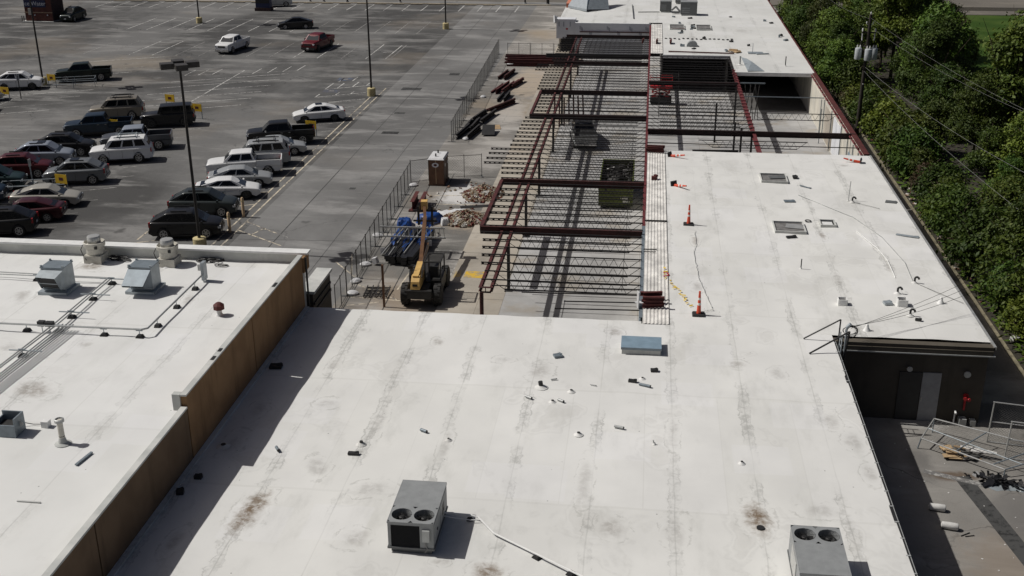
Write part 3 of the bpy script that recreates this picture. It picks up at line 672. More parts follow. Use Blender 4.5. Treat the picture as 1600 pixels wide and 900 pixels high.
tubebit(.43, 44.5, .5, .06, -.35, 'longest dark pipe offcut in the right group', 'galv_dark')
stub(-2.15, 39.95, .13, .065, 'lone black stub in the middle of the near roof')
tubebit(-.57, 40.65, .38, .055, -.3, 'lone grey pipe offcut right of the roof centre')
stub(.86, 39.5, .2, .025, 'thin bent grey stub right of the roof centre', 'pipe_grey', lean=(-.05, 0))
scrap(-16.1, 44.6, .55, .4, .12, .1, 'black tar bucket spill in the shade of the brown wall', 'wire_black')
scrap(-10.73, 37.45, .42, .17, .09, 0, 'black rectangular strip piece left of the air conditioner', 'wire_black')
stub(-10.61, 38.25, .16, .07, 'black stub beside the rectangular strip piece')
tubebit(-8.36, 39.5, .3, .06, -.5, 'dark pipe offcut behind the air conditioner', 'galv_dark')
stub(-7.25, 38.95, .10, .05, 'short stub right of the dark offcut behind the air conditioner')
tubebit(-13.77, 37.45, .3, .06, -1., 'dark pipe offcut at the edge of the shade', 'galv_dark')
stub(4.17, 38.4, .12, .05, 'tiny black stub on the right part of the near roof')
stub(-15.97, 37.5, .12, .10, 'round black roof drain in the shade near the wall step')
scrap(-16.07, 35.1, .28, .2, .14, 0, 'black square scrap in the shade, upper one'); scrap(-16.33, 34.0, .26, .22, .18, .2, 'black square scrap in the shade, lower one')
stub(4.52, 34.1, .05, .14, 'dark hole in the rust stain by the right air conditioner', boot=False)
# --- hardware on the upper roof at left
def hood(x, y, label, kind):
    t = thing('make_up_air_unit', label, 'air intake', (x, y, ZL))
    MB().box((-.72, -.65, -.03), (.72, .72, .14)).obj('curb', 'galvanised', t)
    MB().box((-.55, -.35, .14), (.55, .62, 1.25)).obj('cabinet', 'galvanised', t)
    MB().box((-.58, -.38, 1.25), (.58, .65, 1.29)).obj('top_panel', 'galv_dark', t)
    for sx in (-.53, .53):
        for sy in (-.3, .57): MB().box((sx-.04, sy-.04, 1.29), (sx+.04, sy+.04, 1.38)).obj('lifting_lug', 'galvanised', t)
    # snout: wedge leaning out to the front left
    if kind == 0:
        a = [(-.56, -.36, 1.18), (.56, -.36, 1.18), (.56, -.36, .25), (-.56, -.36, .25)]; o_ = [(-.56, -.92, 1.0), (.42, -.98, .98), (.42, -.62, .3), (-.56, -.55, .3)]
    else:
        a = [(-.56, -.36, 1.2), (.56, -.36, 1.2), (.56, -.36, .25), (-.56, -.36, .25)]; o_ = [(-.62, -1.12, .62), (.42, -1.12, .62), (.46, -1.05, .52), (-.6, -1.05, .52)]
    h = MB(); vs = a+o_
    h.add(vs, [(0,4,5,1), (1,5,6,2), (3,2,6,7), (0,3,7,4)]); h.obj('intake_hood', 'galv_dark' if kind else 'galvanised', t)
    if kind == 0:
        MB().add([(-.5, -.80, .92), (.38, -.84, .9), (.38, -.56, .34), (-.5, -.50, .34)], [(0,1,2,3)]).obj('intake_screen', 'coil_black', t)
        MB().bar((-.55, -.76, .65), (.42, -.80, .64), .03, .03).obj('screen_bar', 'galvanised', t)
    return t
hood(-27.5, 47.4, 'grey box shaped make-up air unit with open screened hood, left of the two', 0)
hood(-23.4, 47.9, 'grey box shaped make-up air unit with slanting beak hood, right of the two', 1)
def upfan(x, y, label):
    t = thing('exhaust_fan', label, 'exhaust fan', (x, y, ZL))
    MB().box((-.46, -.46, -.03), (.46, .46, .42)).obj('curb', 'fan_cream', t)
    MB().lathe([(.40, .42), (.44, .5), (.44, .78), (.52, .86), (.54, 1.06), (.50, 1.08), (.44, .95)], (0, 0, 0), 24).obj('wind_band', 'fan_cream', t, smooth=40)
    MB().lathe([(.30, .95), (.33, 1.0), (.33, 1.32), (.30, 1.37), (.02, 1.39)], (0, 0, 0), 20).obj('motor_cap', 'aluminium', t, smooth=40)
    MB().path([(-.5, -.25, .95), (-.62, -.3, .7), (-.5, -.4, .5), (-.3, -.47, .2)], .02).obj('cable', 'wire_black', t)
    MB().box((.2, -.48, .8), (.34, -.42, .95)).obj('switch', 'wire_black', t)
    MB().lathe([(.66, .0), (.58, .03), (.47, .06)], (0, 0, 0), 4).obj('flashing', 'roof_membrane_upper', t)
    return t
upfan(-27.5, 51.4, 'cream mushroom exhaust fan on its curb, left one by the parapet'); upfan(-23.6, 51.3, 'cream mushroom exhaust fan on its curb, right one by the parapet')
def coil(x, y, z, n, r, label, mat='wire_black', seed=1):
    rnd = random.Random(seed); m = MB()
    for k in range(n):
        ox, oy, rr = rnd.uniform(-r, r), rnd.uniform(-r*.4, r*.4), rnd.uniform(.1, .24)
        m.path([(ox+rr*1.6*cos(a), oy+rr*.8*sin(a), .03+.03*(k % 5)) for a in [q*pi/5 for q in range(11)]], .022, 5)
    o = m.obj('cable_coil', mat, None, loc=(x, y, z)); return tag(o, label, 'cable')
coil(-26.4, 51.75, ZL, 12, .5, 'heap of black cable beside the left exhaust fan'); coil(-21.8, 52.0, ZL, 12, .5, 'heap of black cable at the foot of the front parapet', seed=4); coil(-20.9, 51.4, ZL, 2, .1, 'small loose loop of wire on the upper roof', seed=6)
# conduit runs
def runs(label, lines, r, z, mat='pipe_grey'):
    t = thing('conduit_run', label, 'conduit', (lines[0][0][0], lines[0][0][1], ZL))
    for ln in lines: at(t, MB().path([(x, y, z) for x, y in ln], r, 7), 'conduit', mat, smooth=50)
    return t
runs('pair of grey conduits running left behind the left air unit', [[(-36, 48.9), (-28.2, 48.62), (-25.5, 48.55)], [(-36, 48.5), (-28.2, 48.42), (-25.2, 48.47)]], .03, ZL+.28)
runs('bundle of grey conduits running towards the lower left corner', [[(-25.52+.17*k, 48.56-.1*k), (-25.43+.17*k, 43.05), (-25.6+.12*k, 38), (-25.75+.12*k, 31), (-26+.12*k, 24)] for k in range(2)] + [[(-25.35+.16*k, 43.0), (-25.42+.13*k, 38), (-25.55+.13*k, 31), (-25.8+.13*k, 24)] for k in range(2, 6)], .032, ZL+.28)
runs('single grey conduit crossing the upper roof and turning up to a panel', [[(-36, 42.9), (-27.7, 42.62), (-21.25, 42.64), (-21.05, 42.8), (-21.05, 49.2)]], .045, ZL+.36)
for i, (x, y, l) in enumerate(((-26.59, 42.72, 'left of the bundle'), (-22.97, 42.6, 'right of the bundle'), (-21.35, 42.6, 'at the bend of the conduit'), (-21.05, 43.8, 'just past the bend'), (-21.05, 45.95, 'in the middle of the straight run'), (-21.05, 48.2, 'nearest the panel'))):
    block(x, y, ZL, 0 if i < 3 else 1.57, 'black pipe support under the single conduit, '+l, 1.05, True)
for i, (x, y, l) in enumerate(((-25.3, 48.4, 'farthest'), (-25.3, 46.4, 'second from the far end'), (-25.3, 44.3, 'third from the far end'), (-25.1, 42.75, 'at the crossing'), (-25.4, 40.2, 'past the crossing'), (-25.6, 36.5, 'nearest the camera'))):
    o = block(x, y, ZL, 0, 'black pipe support under the conduit bundle, '+l, 1.15, True)
    MB().bar((-.5, 0, .25), (.75, 0, .25), .04, .035).obj('cross_strut', 'galvanised', o)
block(-29.2, 48.5, ZL, 0, 'black pipe support left of the left air unit', 1., True)
pn = thing('electrical_box', 'grey upright electrical box on posts where the conduit ends', 'electrical box', (-20.98, 49.3, ZL))
MB().box((-.08, -.2, .1), (.08, .2, 1.0)).obj('box', 'galvanised', pn); MB().box((-.28, -.05, .55), (-.08, .05, .85)).obj('switch', 'aluminium', pn); MB().tube((0, -.15, 0), (0, -.15, .12), .03).obj('leg', 'galvanised', pn); MB().tube((0, .15, 0), (0, .15, .12), .03).obj('leg', 'galvanised', pn)
jb = thing('junction_box', 'black junction box where the conduits cross', 'electrical box', (-25.75, 42.7, ZL)); MB().box((-.25, -.1, .3), (.05, .12, .52)).obj('box', 'wire_black', jb); MB().box((.1, -.1, .3), (.45, .12, .5)).obj('box', 'wire_black', jb); MB().tube((-.1, 0, 0), (-.1, 0, .3), .02).tube((.25, 0, 0), (.25, 0, .3), .02).obj('leg', 'galvanised', jb)
fv = thing('roof_vent', 'small dark red capped roof vent on a white base', 'roof vent', (-18.77, 45.3, ZL)); MB().lathe([(.2, 0), (.12, .12), (.12, .3)], (0,0,0), 12).obj('base', 'porcelain', fv, smooth=40); MB().lathe([(.12, .28), (.26, .32), (.26, .5), (.12, .62), (.02, .64)], (0,0,0), 8).obj('cap', 'rust_red', fv)
vt = thing('vent_pipe', 'tall grey vent pipe with a flared collar on the upper roof', 'vent pipe', (-20.25, 33.5, ZL)); MB().lathe([(.11, 0), (.10, .9), (.10, .95)], (0,0,0), 14).obj('pipe', 'fan_cream', vt, smooth=40); MB().lathe([(.17, .88), (.17, .98), (.13, 1.0), (.11, .93)], (0,0,0), 14).obj('collar', 'pipe_grey', vt, smooth=40); MB().lathe([(.3, .005), (.16, .06), (.115, .25)], (0,0,0), 14).obj('boot', 'parapet_grey', vt, smooth=40); MB().lathe([(.107, .3), (.107, .33)], (0,0,0), 14).obj('clamp', 'wire_black', vt)
ef = thing('exhaust_unit', 'open topped grey metal exhaust box at the left edge', 'exhaust unit', (-22.5, 34.0, ZL)); MB().box((-.4, -.35, 0), (.4, -.30, .5)).box((-.4, .3, 0), (.4, .35, .75)).box((.35, -.3, 0), (.4, .3, .75)).box((-.4, -.3, 0), (-.35, .3, .6)).obj('housing', 'galv_dark', ef); MB().box((-.3, -.25, .02), (.3, .25, .42)).obj('motor', 'machine_black', ef); MB().lathe([(.12, 0), (.12, .02)], (.41, 0, .42), 14, 'Y').obj('badge', 'aluminium', ef)
jb = thing('junction_box', 'small white box wired to the exhaust unit', 'electrical box', (-21.45, 34.6, ZL)); MB().box((-.13, -.13, .02), (.13, .13, .26)).obj('box', 'white_metal', jb); MB().path([(-.13, 0, .1), (-.5, 0, .08), (-.9, -.1, .2)], .015).obj('cable', 'wire_black', jb)
o = MB().cbox((0, 0, .03), (.9, .09, .05)).obj('metal_strip', 'galv_dark', None, loc=(-18.97, 32.5, ZL+.02)); o.rotation_euler = (0, 0, 1.4); tag(o, 'dark metal strip lying on the upper roof by the vent pipe', 'debris')
o = MB().cbox((0, 0, .02), (.8, .06, .03)).obj('metal_strip', 'parapet_grey', None, loc=(-19.5, 29.7, ZL+.02)); tag(o, 'thin pale strip lying on the upper roof near the bottom', 'debris')
# --- hardware on the wing roof at right
def hatch(x, y, L, W, label, depth=.35, full=False):
    t = thing('skylight_opening', label, 'roof opening', (x, y, ZN))
    f = MB().box((-L/2, -W/2, -.02), (L/2, -W/2+.07, .16)).box((-L/2, W/2-.07, -.02), (L/2, W/2, .16)).box((-L/2, -W/2+.07, -.02), (-L/2+.07, W/2-.07, .16)).box((L/2-.07, -W/2+.07, -.02), (L/2, W/2-.07, .16))
    f.obj('curb', 'parapet_grey', t)
    MB().box((-L/2+.07, -W/2+.07, .02), (L/2-.07, W/2-.07, .05)).obj('opening', 'hatch_inside' if not full else 'wire_black', t)
    return t
h1 = hatch(8.95, 77.1, 1.8, 2.0, 'rectangular skylight opening with torn cover, farther of two'); MB().cbox((.3, .2, .12), (1.2, .5, .03), .2, .1).obj('torn_cover', 'rtu_grey_dark', h1)
h2 = hatch(8.9, 66.6, 1.85, 1.95, 'rectangular skylight opening with torn cover, nearer of two'); MB().cbox((.35, .1, .12), (1.1, .6, .03), -.2, .1).obj('torn_cover', 'aluminium', h2)
h3 = hatch(11.3, 67.6, .95, 1.1, 'small black framed roof hatch beside the nearer opening', full=True); MB().box((-.3, -.35, .05), (.3, .35, .07)).obj('lid', 'white_metal', h3)
for (x, y, s, l) in ((10.3, 54.8, .42, 'left'), (13.3, 55.1, .46, 'right')):
    t = thing('roof_duct', 'small square white duct stub with open top, %s of two' % l, 'duct', (x, y, ZN)); f = MB()
    for sx in (-1, 1): f.box((sx*s/2-.02, -s/2, -.02), (sx*s/2+.02, s/2, .34))
    for sy in (-1, 1): f.box((-s/2+.02, sy*s/2-.02, -.02), (s/2-.02, sy*s/2+.02, .34))
    f.obj('duct', 'white_metal', t); MB().box((-s/2+.03, -s/2+.03, .05), (s/2-.03, s/2-.03, .22)).obj('opening', 'hatch_inside', t)
for (x, y, l) in ((13.37, 56.6, 'behind the right square duct'), (13.43, 53.7, 'in front of the right square duct'), (14.55, 58.2, 'at the end of the white cable'), (13.5, 72.3, 'far out near the right edge')):
    t = thing('gooseneck_vent', 'dark bent gooseneck vent pipe '+l, 'vent pipe', (x, y, ZN)); MB().path([(0, 0, -.02), (0, 0, .3), (.06, -.03, .38), (.16, -.06, .36), (.2, -.08, .26)], .055, 8).obj('pipe', 'wire_black', t, smooth=50); MB().lathe([(.2, .01), (.12, .05), (.06, .12)], (0,0,0), 12).obj('boot', 'roof_membrane', t, smooth=40)
scrap(13.7, 53.1, .3, .16, .1, -.3, 'black scrap right of the gooseneck vent'); scrap(12.6, 55.1, .4, .35, .12, .2, 'grey folded flashing left of the right square duct', 'galvanised')
for (x, y, l) in ((15.3, 55.5, 'near the right edge of the wing'), (11.0, 51.65, 'near the front edge of the wing')):
    t = thing('conical_vent', 'small white cone vent '+l, 'roof vent', (x, y, ZN)); MB().lathe([(.2, -.01), (.1, .15), (.05, .34), (.01, .36)], (0,0,0), 12).obj('cone', 'white_metal', t, smooth=40)
stub(8.81, 59.7, .6, .03, 'thin upright pipe with a dark top near the middle of the wing', 'wire_black'); stub(13.3, 72.6, 1.3, .025, 'tall thin mast beside the far gooseneck vent', 'pipe_grey', lean=(.05, .1))
scrap(16.0, 72.6, .7, .5, .03, -.3, 'flat grey board near the right edge', 'rtu_grey_dark'); scrap(15.7, 65.9, 1.3, .25, .03, -.35, 'long grey flashing strip near the right edge', 'galvanised'); scrap(8.85, 64.9, .6, .2, .1, .3, 'black scrap in front of the nearer opening'); scrap(9.5, 72.1, .7, .4, .04, .1, 'dark flat scrap between the two openings', 'galv_dark')
scrap(10.45, 77.6, .3, .5, .12, 0, 'small dark box right of the farther opening', 'wire_black'); scrap(10.9, 75.4, .9, .1, .04, -.8, 'thin dark strip right of the farther opening', 'galv_dark')
o = MB().path([(.17*cos(a), .17*sin(a)*1.2, .04) for a in [k*pi/6 for k in range(13)]], .03).obj('hose_ring', 'wire_black', None, loc=(10.2, 68.1, ZN)); tag(o, 'black ring of hose beside the small roof hatch', 'hose')
def cable(name, label, pts, r, mat, cat='cable'): return tag(MB().path(pts, r, 5).obj(name, mat, None), label, cat)
cable('roof_cable', 'white cable snaking from the dark stub down the wing roof', [(12.85, 66.4, 4.1), (13.2, 64.8, 4.1), (13.54, 63.4, 4.1), (13.75, 61.5, 4.1), (13.68, 58.8, 4.1)], .03, 'white_metal')
cable('roof_cable', 'thin grey cable crossing the wing roof to the gooseneck vent', [(10.2, 73.5, 4.1), (11.8, 71., 4.1), (13.03, 69.2, 4.1), (14.15, 65.5, 4.1), (14.65, 61.3, 4.1), (14.5, 58.4, 4.1)], .02, 'pipe_grey')
cable('roof_cable', 'thin cable from the gooseneck vent to the right roof edge', [(14.55, 58.2, 4.1), (15.5, 56.8, 4.1), (16.41, 55.5, 4.12)], .014, 'wire_grey')
cable('roof_cable', 'thin cord from the far mast to the left of the right edge', [(13.4, 72.3, 4.1), (14.3, 71.6, 4.1), (15., 71., 4.1)], .014, 'wire_grey')
# cones with caution tape
def cone(x, y, label, lying=None, h=1.25):
    t = thing('traffic_cone', label, 'traffic cone', (x, y, ZN+.02))
    if lying is not None: t.rotation_euler = (0, R(78), lying)
    MB().add([(-.32,-.28,0),(.32,-.28,0),(.32,.28,0),(-.32,.28,0),(-.27,-.23,.08),(.27,-.23,.08),(.27,.23,.08),(-.27,.23,.08)], [(3,2,1,0),(4,5,6,7),(0,1,5,4),(1,2,6,5),(2,3,7,6),(3,0,4,7)]).obj('base', 'black_rubber', t)
    pr = lambda z: .12-.075*z/h
    b_ = MB().lathe([(pr(z), z) for z in (.08, .5, .62, .78, .9, h-.1)]+[(.05, h-.08), (.05, h)], (0,0,0), 14).obj('cone', 'cone_orange', t, smooth=40)
    for (z0, z1) in ((.52, .64), (.8, .92)): MB().lathe([(pr(z0)+.004, z0), (pr(z1)+.004, z1)], (0,0,0), 14).obj('reflective_band', 'cone_band', t, smooth=40)
    return t
cone(3.02, 52.7, 'upright orange cone on a black base, nearest on the wing roof'); cone(2.88, 66.7, 'upright orange and white cone, second from the front')
cone(2.1, 74.9, 'fallen orange cone pointing to the lower right', -.85); cone(1.9, 82.4, 'fallen cone at the far left corner of the wing roof', -.5); cone(15.6, 82.0, 'fallen red cone at the far right corner of the wing roof', 3.05)
tp = MB(); rnd = random.Random(2); pts = [(3.19, 65.5), (3.22, 63.8), (3.05, 61.5), (3.12, 59.2), (3.2, 57.5), (3.38, 56.1), (3.6, 54.4), (3.75, 53.3), (3.05, 52.9)]
for (a, b) in zip(pts, pts[1:]):
    for k in range(4):
        f0, f1 = k/4, (k+1)/4; p0 = (a[0]+(b[0]-a[0])*f0+rnd.uniform(-.05, .05), a[1]+(b[1]-a[1])*f0, 4.09+rnd.uniform(0, .04)); p1 = (a[0]+(b[0]-a[0])*f1, a[1]+(b[1]-a[1])*f1, 4.09+rnd.uniform(0, .04)); tp.bar(p0, p1, .012, .028)
tag(tp.obj('rope_line', 'parapet_grey'), 'limp grey flagged rope strung between the two upright cones', 'rope')
ct = MB(); pts = [(1.44, 58.9), (1.5, 57.5), (1.75, 56.4), (2.1, 55.9), (2.3, 55.0), (2.45, 54.4), (2.8, 53.4)]
for (a, b) in zip(pts, pts[1:]):
    for k in range(3): ct.cbox((a[0]+(b[0]-a[0])*k/3+rnd.uniform(-.1, .1), a[1]+(b[1]-a[1])*k/3, 4.1+rnd.uniform(0, .05)), (rnd.uniform(.1, .3), .08, .01), rnd.uniform(0, 3), rnd.uniform(-.5, .5))
tag(ct.obj('caution_tape', 'caution_yellow'), 'crumpled yellow caution tape left of the nearest cone', 'caution tape')
tag(MB().cbox((0,0,0), (.35,.08,.01), .5).cbox((.1,.25,.02), (.3,.08,.01), 1.8).cbox((-.05,.4,.02), (.22,.08,.01), .2).obj('red_tape', 'red_paint', None, loc=(1.45, 57.8, 4.11)), 'scrap of red tape on the edge of the metal deck', 'caution tape')
# service mast, ladder rails and drop wires at the roof corner
lr = thing('roof_ladder', 'black roof ladder with two leaning handrails at the inner roof corner', 'ladder', (9.4, 49.6, ZN))
at(lr, MB().tube((7.85, 50.25, 4.1), (9.45, 50.15, 5.2), .035, 8).tube((9.45, 50.15, 5.2), (9.42, 50.1, 2.6), .035, 8), 'handrail', 'wire_black', smooth=40)
at(lr, MB().tube((7.92, 48.6, 4.1), (9.72, 49.2, 5.02), .04, 8).tube((9.72, 49.2, 5.02), (9.5, 49.15, 2.5), .05, 8), 'handrail', 'wire_black', smooth=40)
at(lr, MB().tube((9.42, 49.15, .3), (9.42, 49.15, 4.8), .03).tube((9.42, 49.65, .3), (9.42, 49.65, 4.8), .03), 'stile', 'galvanised')
for k in range(14): at(lr, MB().tube((9.42, 49.15, .6+.3*k), (9.42, 49.65, .6+.3*k), .015, 6), 'rung', 'galvanised')
ms = thing('service_mast', 'electrical service mast with looped drop wires at the roof corner', 'utility mast', (9.8, 50.1, 3))
at(ms, MB().tube((9.75, 50.05, 1.), (9.75, 50.05, 4.9), .05, 8), 'mast', 'galvanised', smooth=40); at(ms, MB().tube((9.75, 50.05, 4.85), (9.9, 50.02, 5.05), .09, 8), 'weatherhead', 'galvanised', smooth=40)
lp = MB()
for k in range(6): lp.path([(9.98+.06*sin(k)+(.22+.02*k)*cos(a), 50.1+.03*k, 4.62+(.34-.03*k)*sin(a)) for a in [q*pi/7 for q in range(15)]], .013, 5)
at(ms, lp, 'wire_loop', 'wire_black')
def sag(a, b, s, n=14):
    a, b = Vector(a), Vector(b); return [tuple(a.lerp(b, k/n)-Vector((0,0,s*4*(k/n)*(1-k/n)))) for k in range(n+1)]
for (dy, sg, l) in ((0, .3, 'top'), (.15, .45, 'middle'), (.3, .6, 'bottom')):
    cable('service_wire', 'dark service drop wire over the wing roof, %s of three' % l, sag((9.95, 50.1+dy, 4.8-.1*dy), (20.2, 58.0-4*dy, 6.4-.5*dy), sg), .010, 'wire_black', 'wire')
# ------------------------------------------------------------------ stripped steel frame between the roofs
sf = thing('building_skeleton', 'bare red brown steel roof frame of a stripped shop with open web joists', 'steel frame', (0, 52, 0))
BT = 3.93                                              # top of the beams the joists sit on
JC = {}; JR = random.Random(77)
def joist(y, xl, xb, xr, web=True, name='joist'):
    """chord from xl (canopy tip) over the beam at xb to the girder at xr"""
    key = (round(xl-xr, 2), round(xb-xr, 2), web)
    if key not in JC:
        L = xr-xl; B = xb-xl
        tc = MB().bar((0, 0, .09), (L, 0, .09), .07, .055)
        if xl < xb-.4:                                    # slotted cantilever chord: two angles with spacers
            tc.bar((0, 0, -.02), (B+.4, 0, -.02), .085, .035)
            for k in range(int(B/.35)): tc.cbox((.1+.35*k, 0, .035), (.12, .06, .07))
        bc = MB().bar((B+.9, 0, -.46), (L-.75, 0, -.46), .075, .05)
        wb = MB(); n = max(2, int((L-B-1.65)/.52)); a = B+.9; st = (L-.75-a)/n
        wb.bar((B+.15, 0, .06), (a, 0, -.45), .025, .025).bar((L-.1, 0, .06), (L-.75, 0, -.45), .025, .025)
        for k in range(n):
            wb.bar((a+k*st, 0, -.45), (a+(k+.5)*st, 0, .06), .022, .022).bar((a+(k+.5)*st, 0, .06), (a+(k+1)*st, 0, -.45), .022, .022)
        JC[key] = (tc.mesh('joist'), bc.mesh('bottom_chord'), wb.mesh('web'))
    t, b_, w_ = JC[key]
    o = link(name, t, sf, (xl, y-52, BT), 'joist_steel')
    jr = JR.random(); o.rotation_euler = (0, 0, JR.gauss(0, .0022)); o.location.z += JR.uniform(-.012, .012)
    if web and jr > .05: link('bottom_chord', b_, o, None, 'bottom_steel'); link('web', w_, o, None, 'joist_steel')
    return o
GY = [64.9, 75.1, 94.5, 104.3, 118.4, 135.]
def tip(y):
    if y < 58.3: return -8.45
    if y < 63.9: return -8.75-.28*(y-58.3)/1.3*.55
    if y < 75: return -9.62
    if y < 79.2: return -9.75-.12*(y-75)
    if y < 84.6: return -11.6
    if y < 94.2: return -10.1-.05*(94.2-y)*.4
    if y < 104.2: return -9.75
    if y < 114.5: return -10.2
    if y < 118: return -11.3
    return -10.0
y = 56.45; jys = []
while y < 134.6:
    if all(abs(y-g_) > .42 for g_ in GY): jys.append(y)
    y += 1.29
for y in jys: joist(y, tip(y), -8.1, .12, True)
for y in jys:
    if 91.2 < y < 122.9 and abs(y-118.4) > .3: joist(y+.5, .2, .35, 8.62, True)
for (y0, x0, x1) in ((86.3, .2, 16.3), (87.5, 4.2, 12.5), (97.2, 8.8, 16.2)): joist(y0, x0, x0+.15, x1, True)
part(MB().bar((8.8, 105.6, 3.6), (16.2, 105.6, 3.6), .06, .08).bar((15.9, 105, .1), (15.9, 105, 3.6), .06, .06).bar((15.6, 102.5, .1), (15.6, 102.5, 3.3), .06, .06), 'brace', 'galv_dark', sf)
def gird(p0, p1, w_=.2, h=.42, mat='beam_dark', name='girder'): return part(MB().ibeam(p0, p1, w_, h), name, mat, sf)
for g_ in GY:
    xl = -9.75 if g_ < 130 else -9.6
    q = gird((xl, g_, 3.93), (.1, g_, 3.93), .17, .42, 'beam_dark' if g_ < 80 else 'beam_black')
gird((-10.9, 122.6, 3.93), (.1, 122.6, 3.93), .2, .44, 'bottom_steel')
gird((.2, 90.2, 3.93), (16.5, 90.2, 3.93), .2, .44, 'beam_black')
gird((.2, 109.2, 3.93), (8.6, 109.2, 3.93), .2, .36, 'beam_black')
# long beams with visible short lengths
def run(x, ys, mat, w_=.2, h=.3, z=BT-.13):
    for a, b_ in zip(ys, ys[1:]): gird((x, a+.01, z), (x, b_-.01, z), w_, h, mat, 'beam')
run(-8.40, [55.5, 64.7, 74.9, 94.3, 104.1, 118.2, 134.8], 'primer_red', .16, .24)
run(-7.80, [55.5, 64.7, 74.9, 94.3, 104.1, 118.2, 134.8], 'primer_red', .16, .24)
run(.16, [52.3, 66.5], 'galv_dark', .2, .3); run(.16, [66.52, 84., 100., 116., 132., 144.], 'primer_bright', .2, .3)
run(8.66, [84.2, 98., 110., 116.5], 'primer_bright', .26, .36); run(8.66, [116.6, 123.3], 'joist_steel', .2, .36)
part(MB().bar((-9.68, 65.1, 3.95), (-9.68, 74.9, 3.95), .22, .36), 'fascia_beam', 'primer_red', sf); part(MB().bar((-9.72, 94.7, 3.95), (-9.72, 104.1, 3.95), .2, .34), 'fascia_beam', 'primer_red', sf)
for k in range(20):                                    # joist seats standing on the right hand beam
    part(MB().cbox((8.66, 92+1.25*k, 3.98), (.34, .22, .14)), 'joist_seat', 'primer_bright', sf)
part(MB().tube((-8.32, 55.55, .1), (-8.32, 55.55, 3.6), .11, 10).ibeam((-8.1, 55.45, 3.78), (-8.1, 55.65, 3.78), .6, .3), 'post', 'beam_dark', sf)
for py in (64.5, 74.6, 84.2, 97.1, 107, 119, 131): part(MB().box((-8.05, py-.09, .1), (-7.87, py+.09, 3.62)).box((-8.2, py-.22, .08), (-7.72, py+.22, .17)), 'post', 'bottom_steel', sf)
for (px_, py) in ((.16, 58), (.16, 68), (.16, 78), (.16, 90.2), (.16, 104), (.16, 118.4), (.16, 131), (8.5, 90.2), (7.5, 95), (7.9, 93), (6.3, 102), (8.5, 109.2)): part(MB().box((px_-.08, py-.08, .1), (px_+.08, py+.08, 3.7)), 'post', 'bottom_steel', sf)
for (x0, y_) in ((-6.1, 55.2), (-3.8, 54.2), (-4.2, 53.2), (-7.8, 56.)): part(MB().bar((x0, y_-.2, 3.95), (.1, y_, 3.95), .05, .05), 'loose_angle', 'joist_steel', sf)
for (x, y0, y1) in ((-7.15, 57, 63.5), (-.9, 57, 90)): part(MB().bar((x, y0, 3.42), (x, y1, 3.42), .03, .03), 'bridging', 'joist_steel', sf)
# remnants standing at the far end of the frame
for k in range(7): part(MB().ibeam((-8.6+.45*k, 106+.3*k, .13), (-8.6+.42*k, 106.4+.3*k, 3.2-.2*(k % 3)), .14, .14), 'stud', 'primer_red', sf)
# ribbed metal deck strips left at the edge
def deck(name, label, x0, x1, y0, y1, mat='deck_metal'):
    m = MB(); n = int((x1-x0)/.17); st = (x1-x0)/n; prof = []
    for k in range(n):
        a = x0+k*st; prof += [(a, 0), (a+st*.35, 0), (a+st*.5, .03), (a+st*.85, .03)]
    prof.append((x1, 0)); z = ZN-.01; N = len(prof)
    vs = [(x, y0, z+h) for x, h in prof]+[(x, y1, z+h) for x, h in prof]+[(x, y0, z-.05) for x, h in prof]+[(x, y1, z-.05) for x, h in prof]
    fs = [(k, k+1, N+k+1, N+k) for k in range(N-1)]+[(2*N+k, k, N+k, 3*N+k) for k in (N-1,)]+[(2*N+k, 2*N+k+1, k+1, k) for k in range(N-1)]+[(N+k, N+k+1, 3*N+k+1, 3*N+k) for k in range(N-1)]
    m.add(vs, fs); return tag(m.obj(name, mat), label, 'metal deck')
deck('metal_deck', 'long strip of bare ribbed metal deck along the left edge of the wing roof', .28, 1.58, 51.35, 67.0)
deck('metal_deck', 'farther strip of bare ribbed metal deck ending at the red offcuts', .28, 1.58, 67.15, 84.1)
deck('metal_deck', 'strip of ribbed deck beside the skylights of the far roof', .30, 1.62, 124.3, 144.3)
tag(MB().cbox((.9, 67.07, 4.12), (1.4, .1, .06)).obj('steel_angle', 'joist_steel'), 'thin rusty angle lying across the metal deck', 'steel offcut')
tag(MB().bar((.2, 61.8, 4.13), (.95, 61.85, 4.13), .05, .05).bar((.2, 61.4, 4.13), (.9, 61.42, 4.13), .04, .04).obj('steel_angle', 'joist_steel'), 'pair of short rods poking over the metal deck', 'steel offcut')
def steelpile(x, y, z, n, L, W, rz, label, mat='primer_red', hgt=.4, seed=1, name='steel_stack'):
    t = thing(name, label, 'steel stack', (x, y, z), rz); rnd = random.Random(seed)
    for k in range(n):
        lay = k % 3; q = (k//3)/(max(1, (n-1)//3)) if n > 3 else k/3
        yy = -W/2+W*q+rnd.uniform(-.05, .05); zz = .1+lay*hgt/3; l = L*rnd.uniform(.75, 1)
        MB().ibeam((-l/2, yy, zz), (l/2, yy+rnd.uniform(-.1, .1), zz+.02), .16, .2).obj('beam', mat, t)
    return t
steelpile(.72, 53.9, 4.1, 8, 1.15, 1.1, .1, 'stack of dark red steel offcuts at the front end of the metal deck', 'rust_red', .55)
steelpile(.85, 83.7, 4.1, 7, 1.4, .9, -.1, 'stack of dark red steel offcuts at the far end of the metal deck', 'rust_red', .3, 2)
o = MB().cbox((0, 0, .1), (.4, .35, .2)).cbox((.1, .1, .24), (.2, .3, .1), .5).obj('steel_offcut', 'rust_red', None, loc=(.78, 76.2, 4.08)); tag(o, 'single small red steel offcut in the middle of the metal deck', 'steel offcut')
steelpile(.95, 130.5, 4.1, 9, 1.3, 3.2, 1.5, 'scattered red steel on the far strip of deck', 'rust_red', .3, 5)
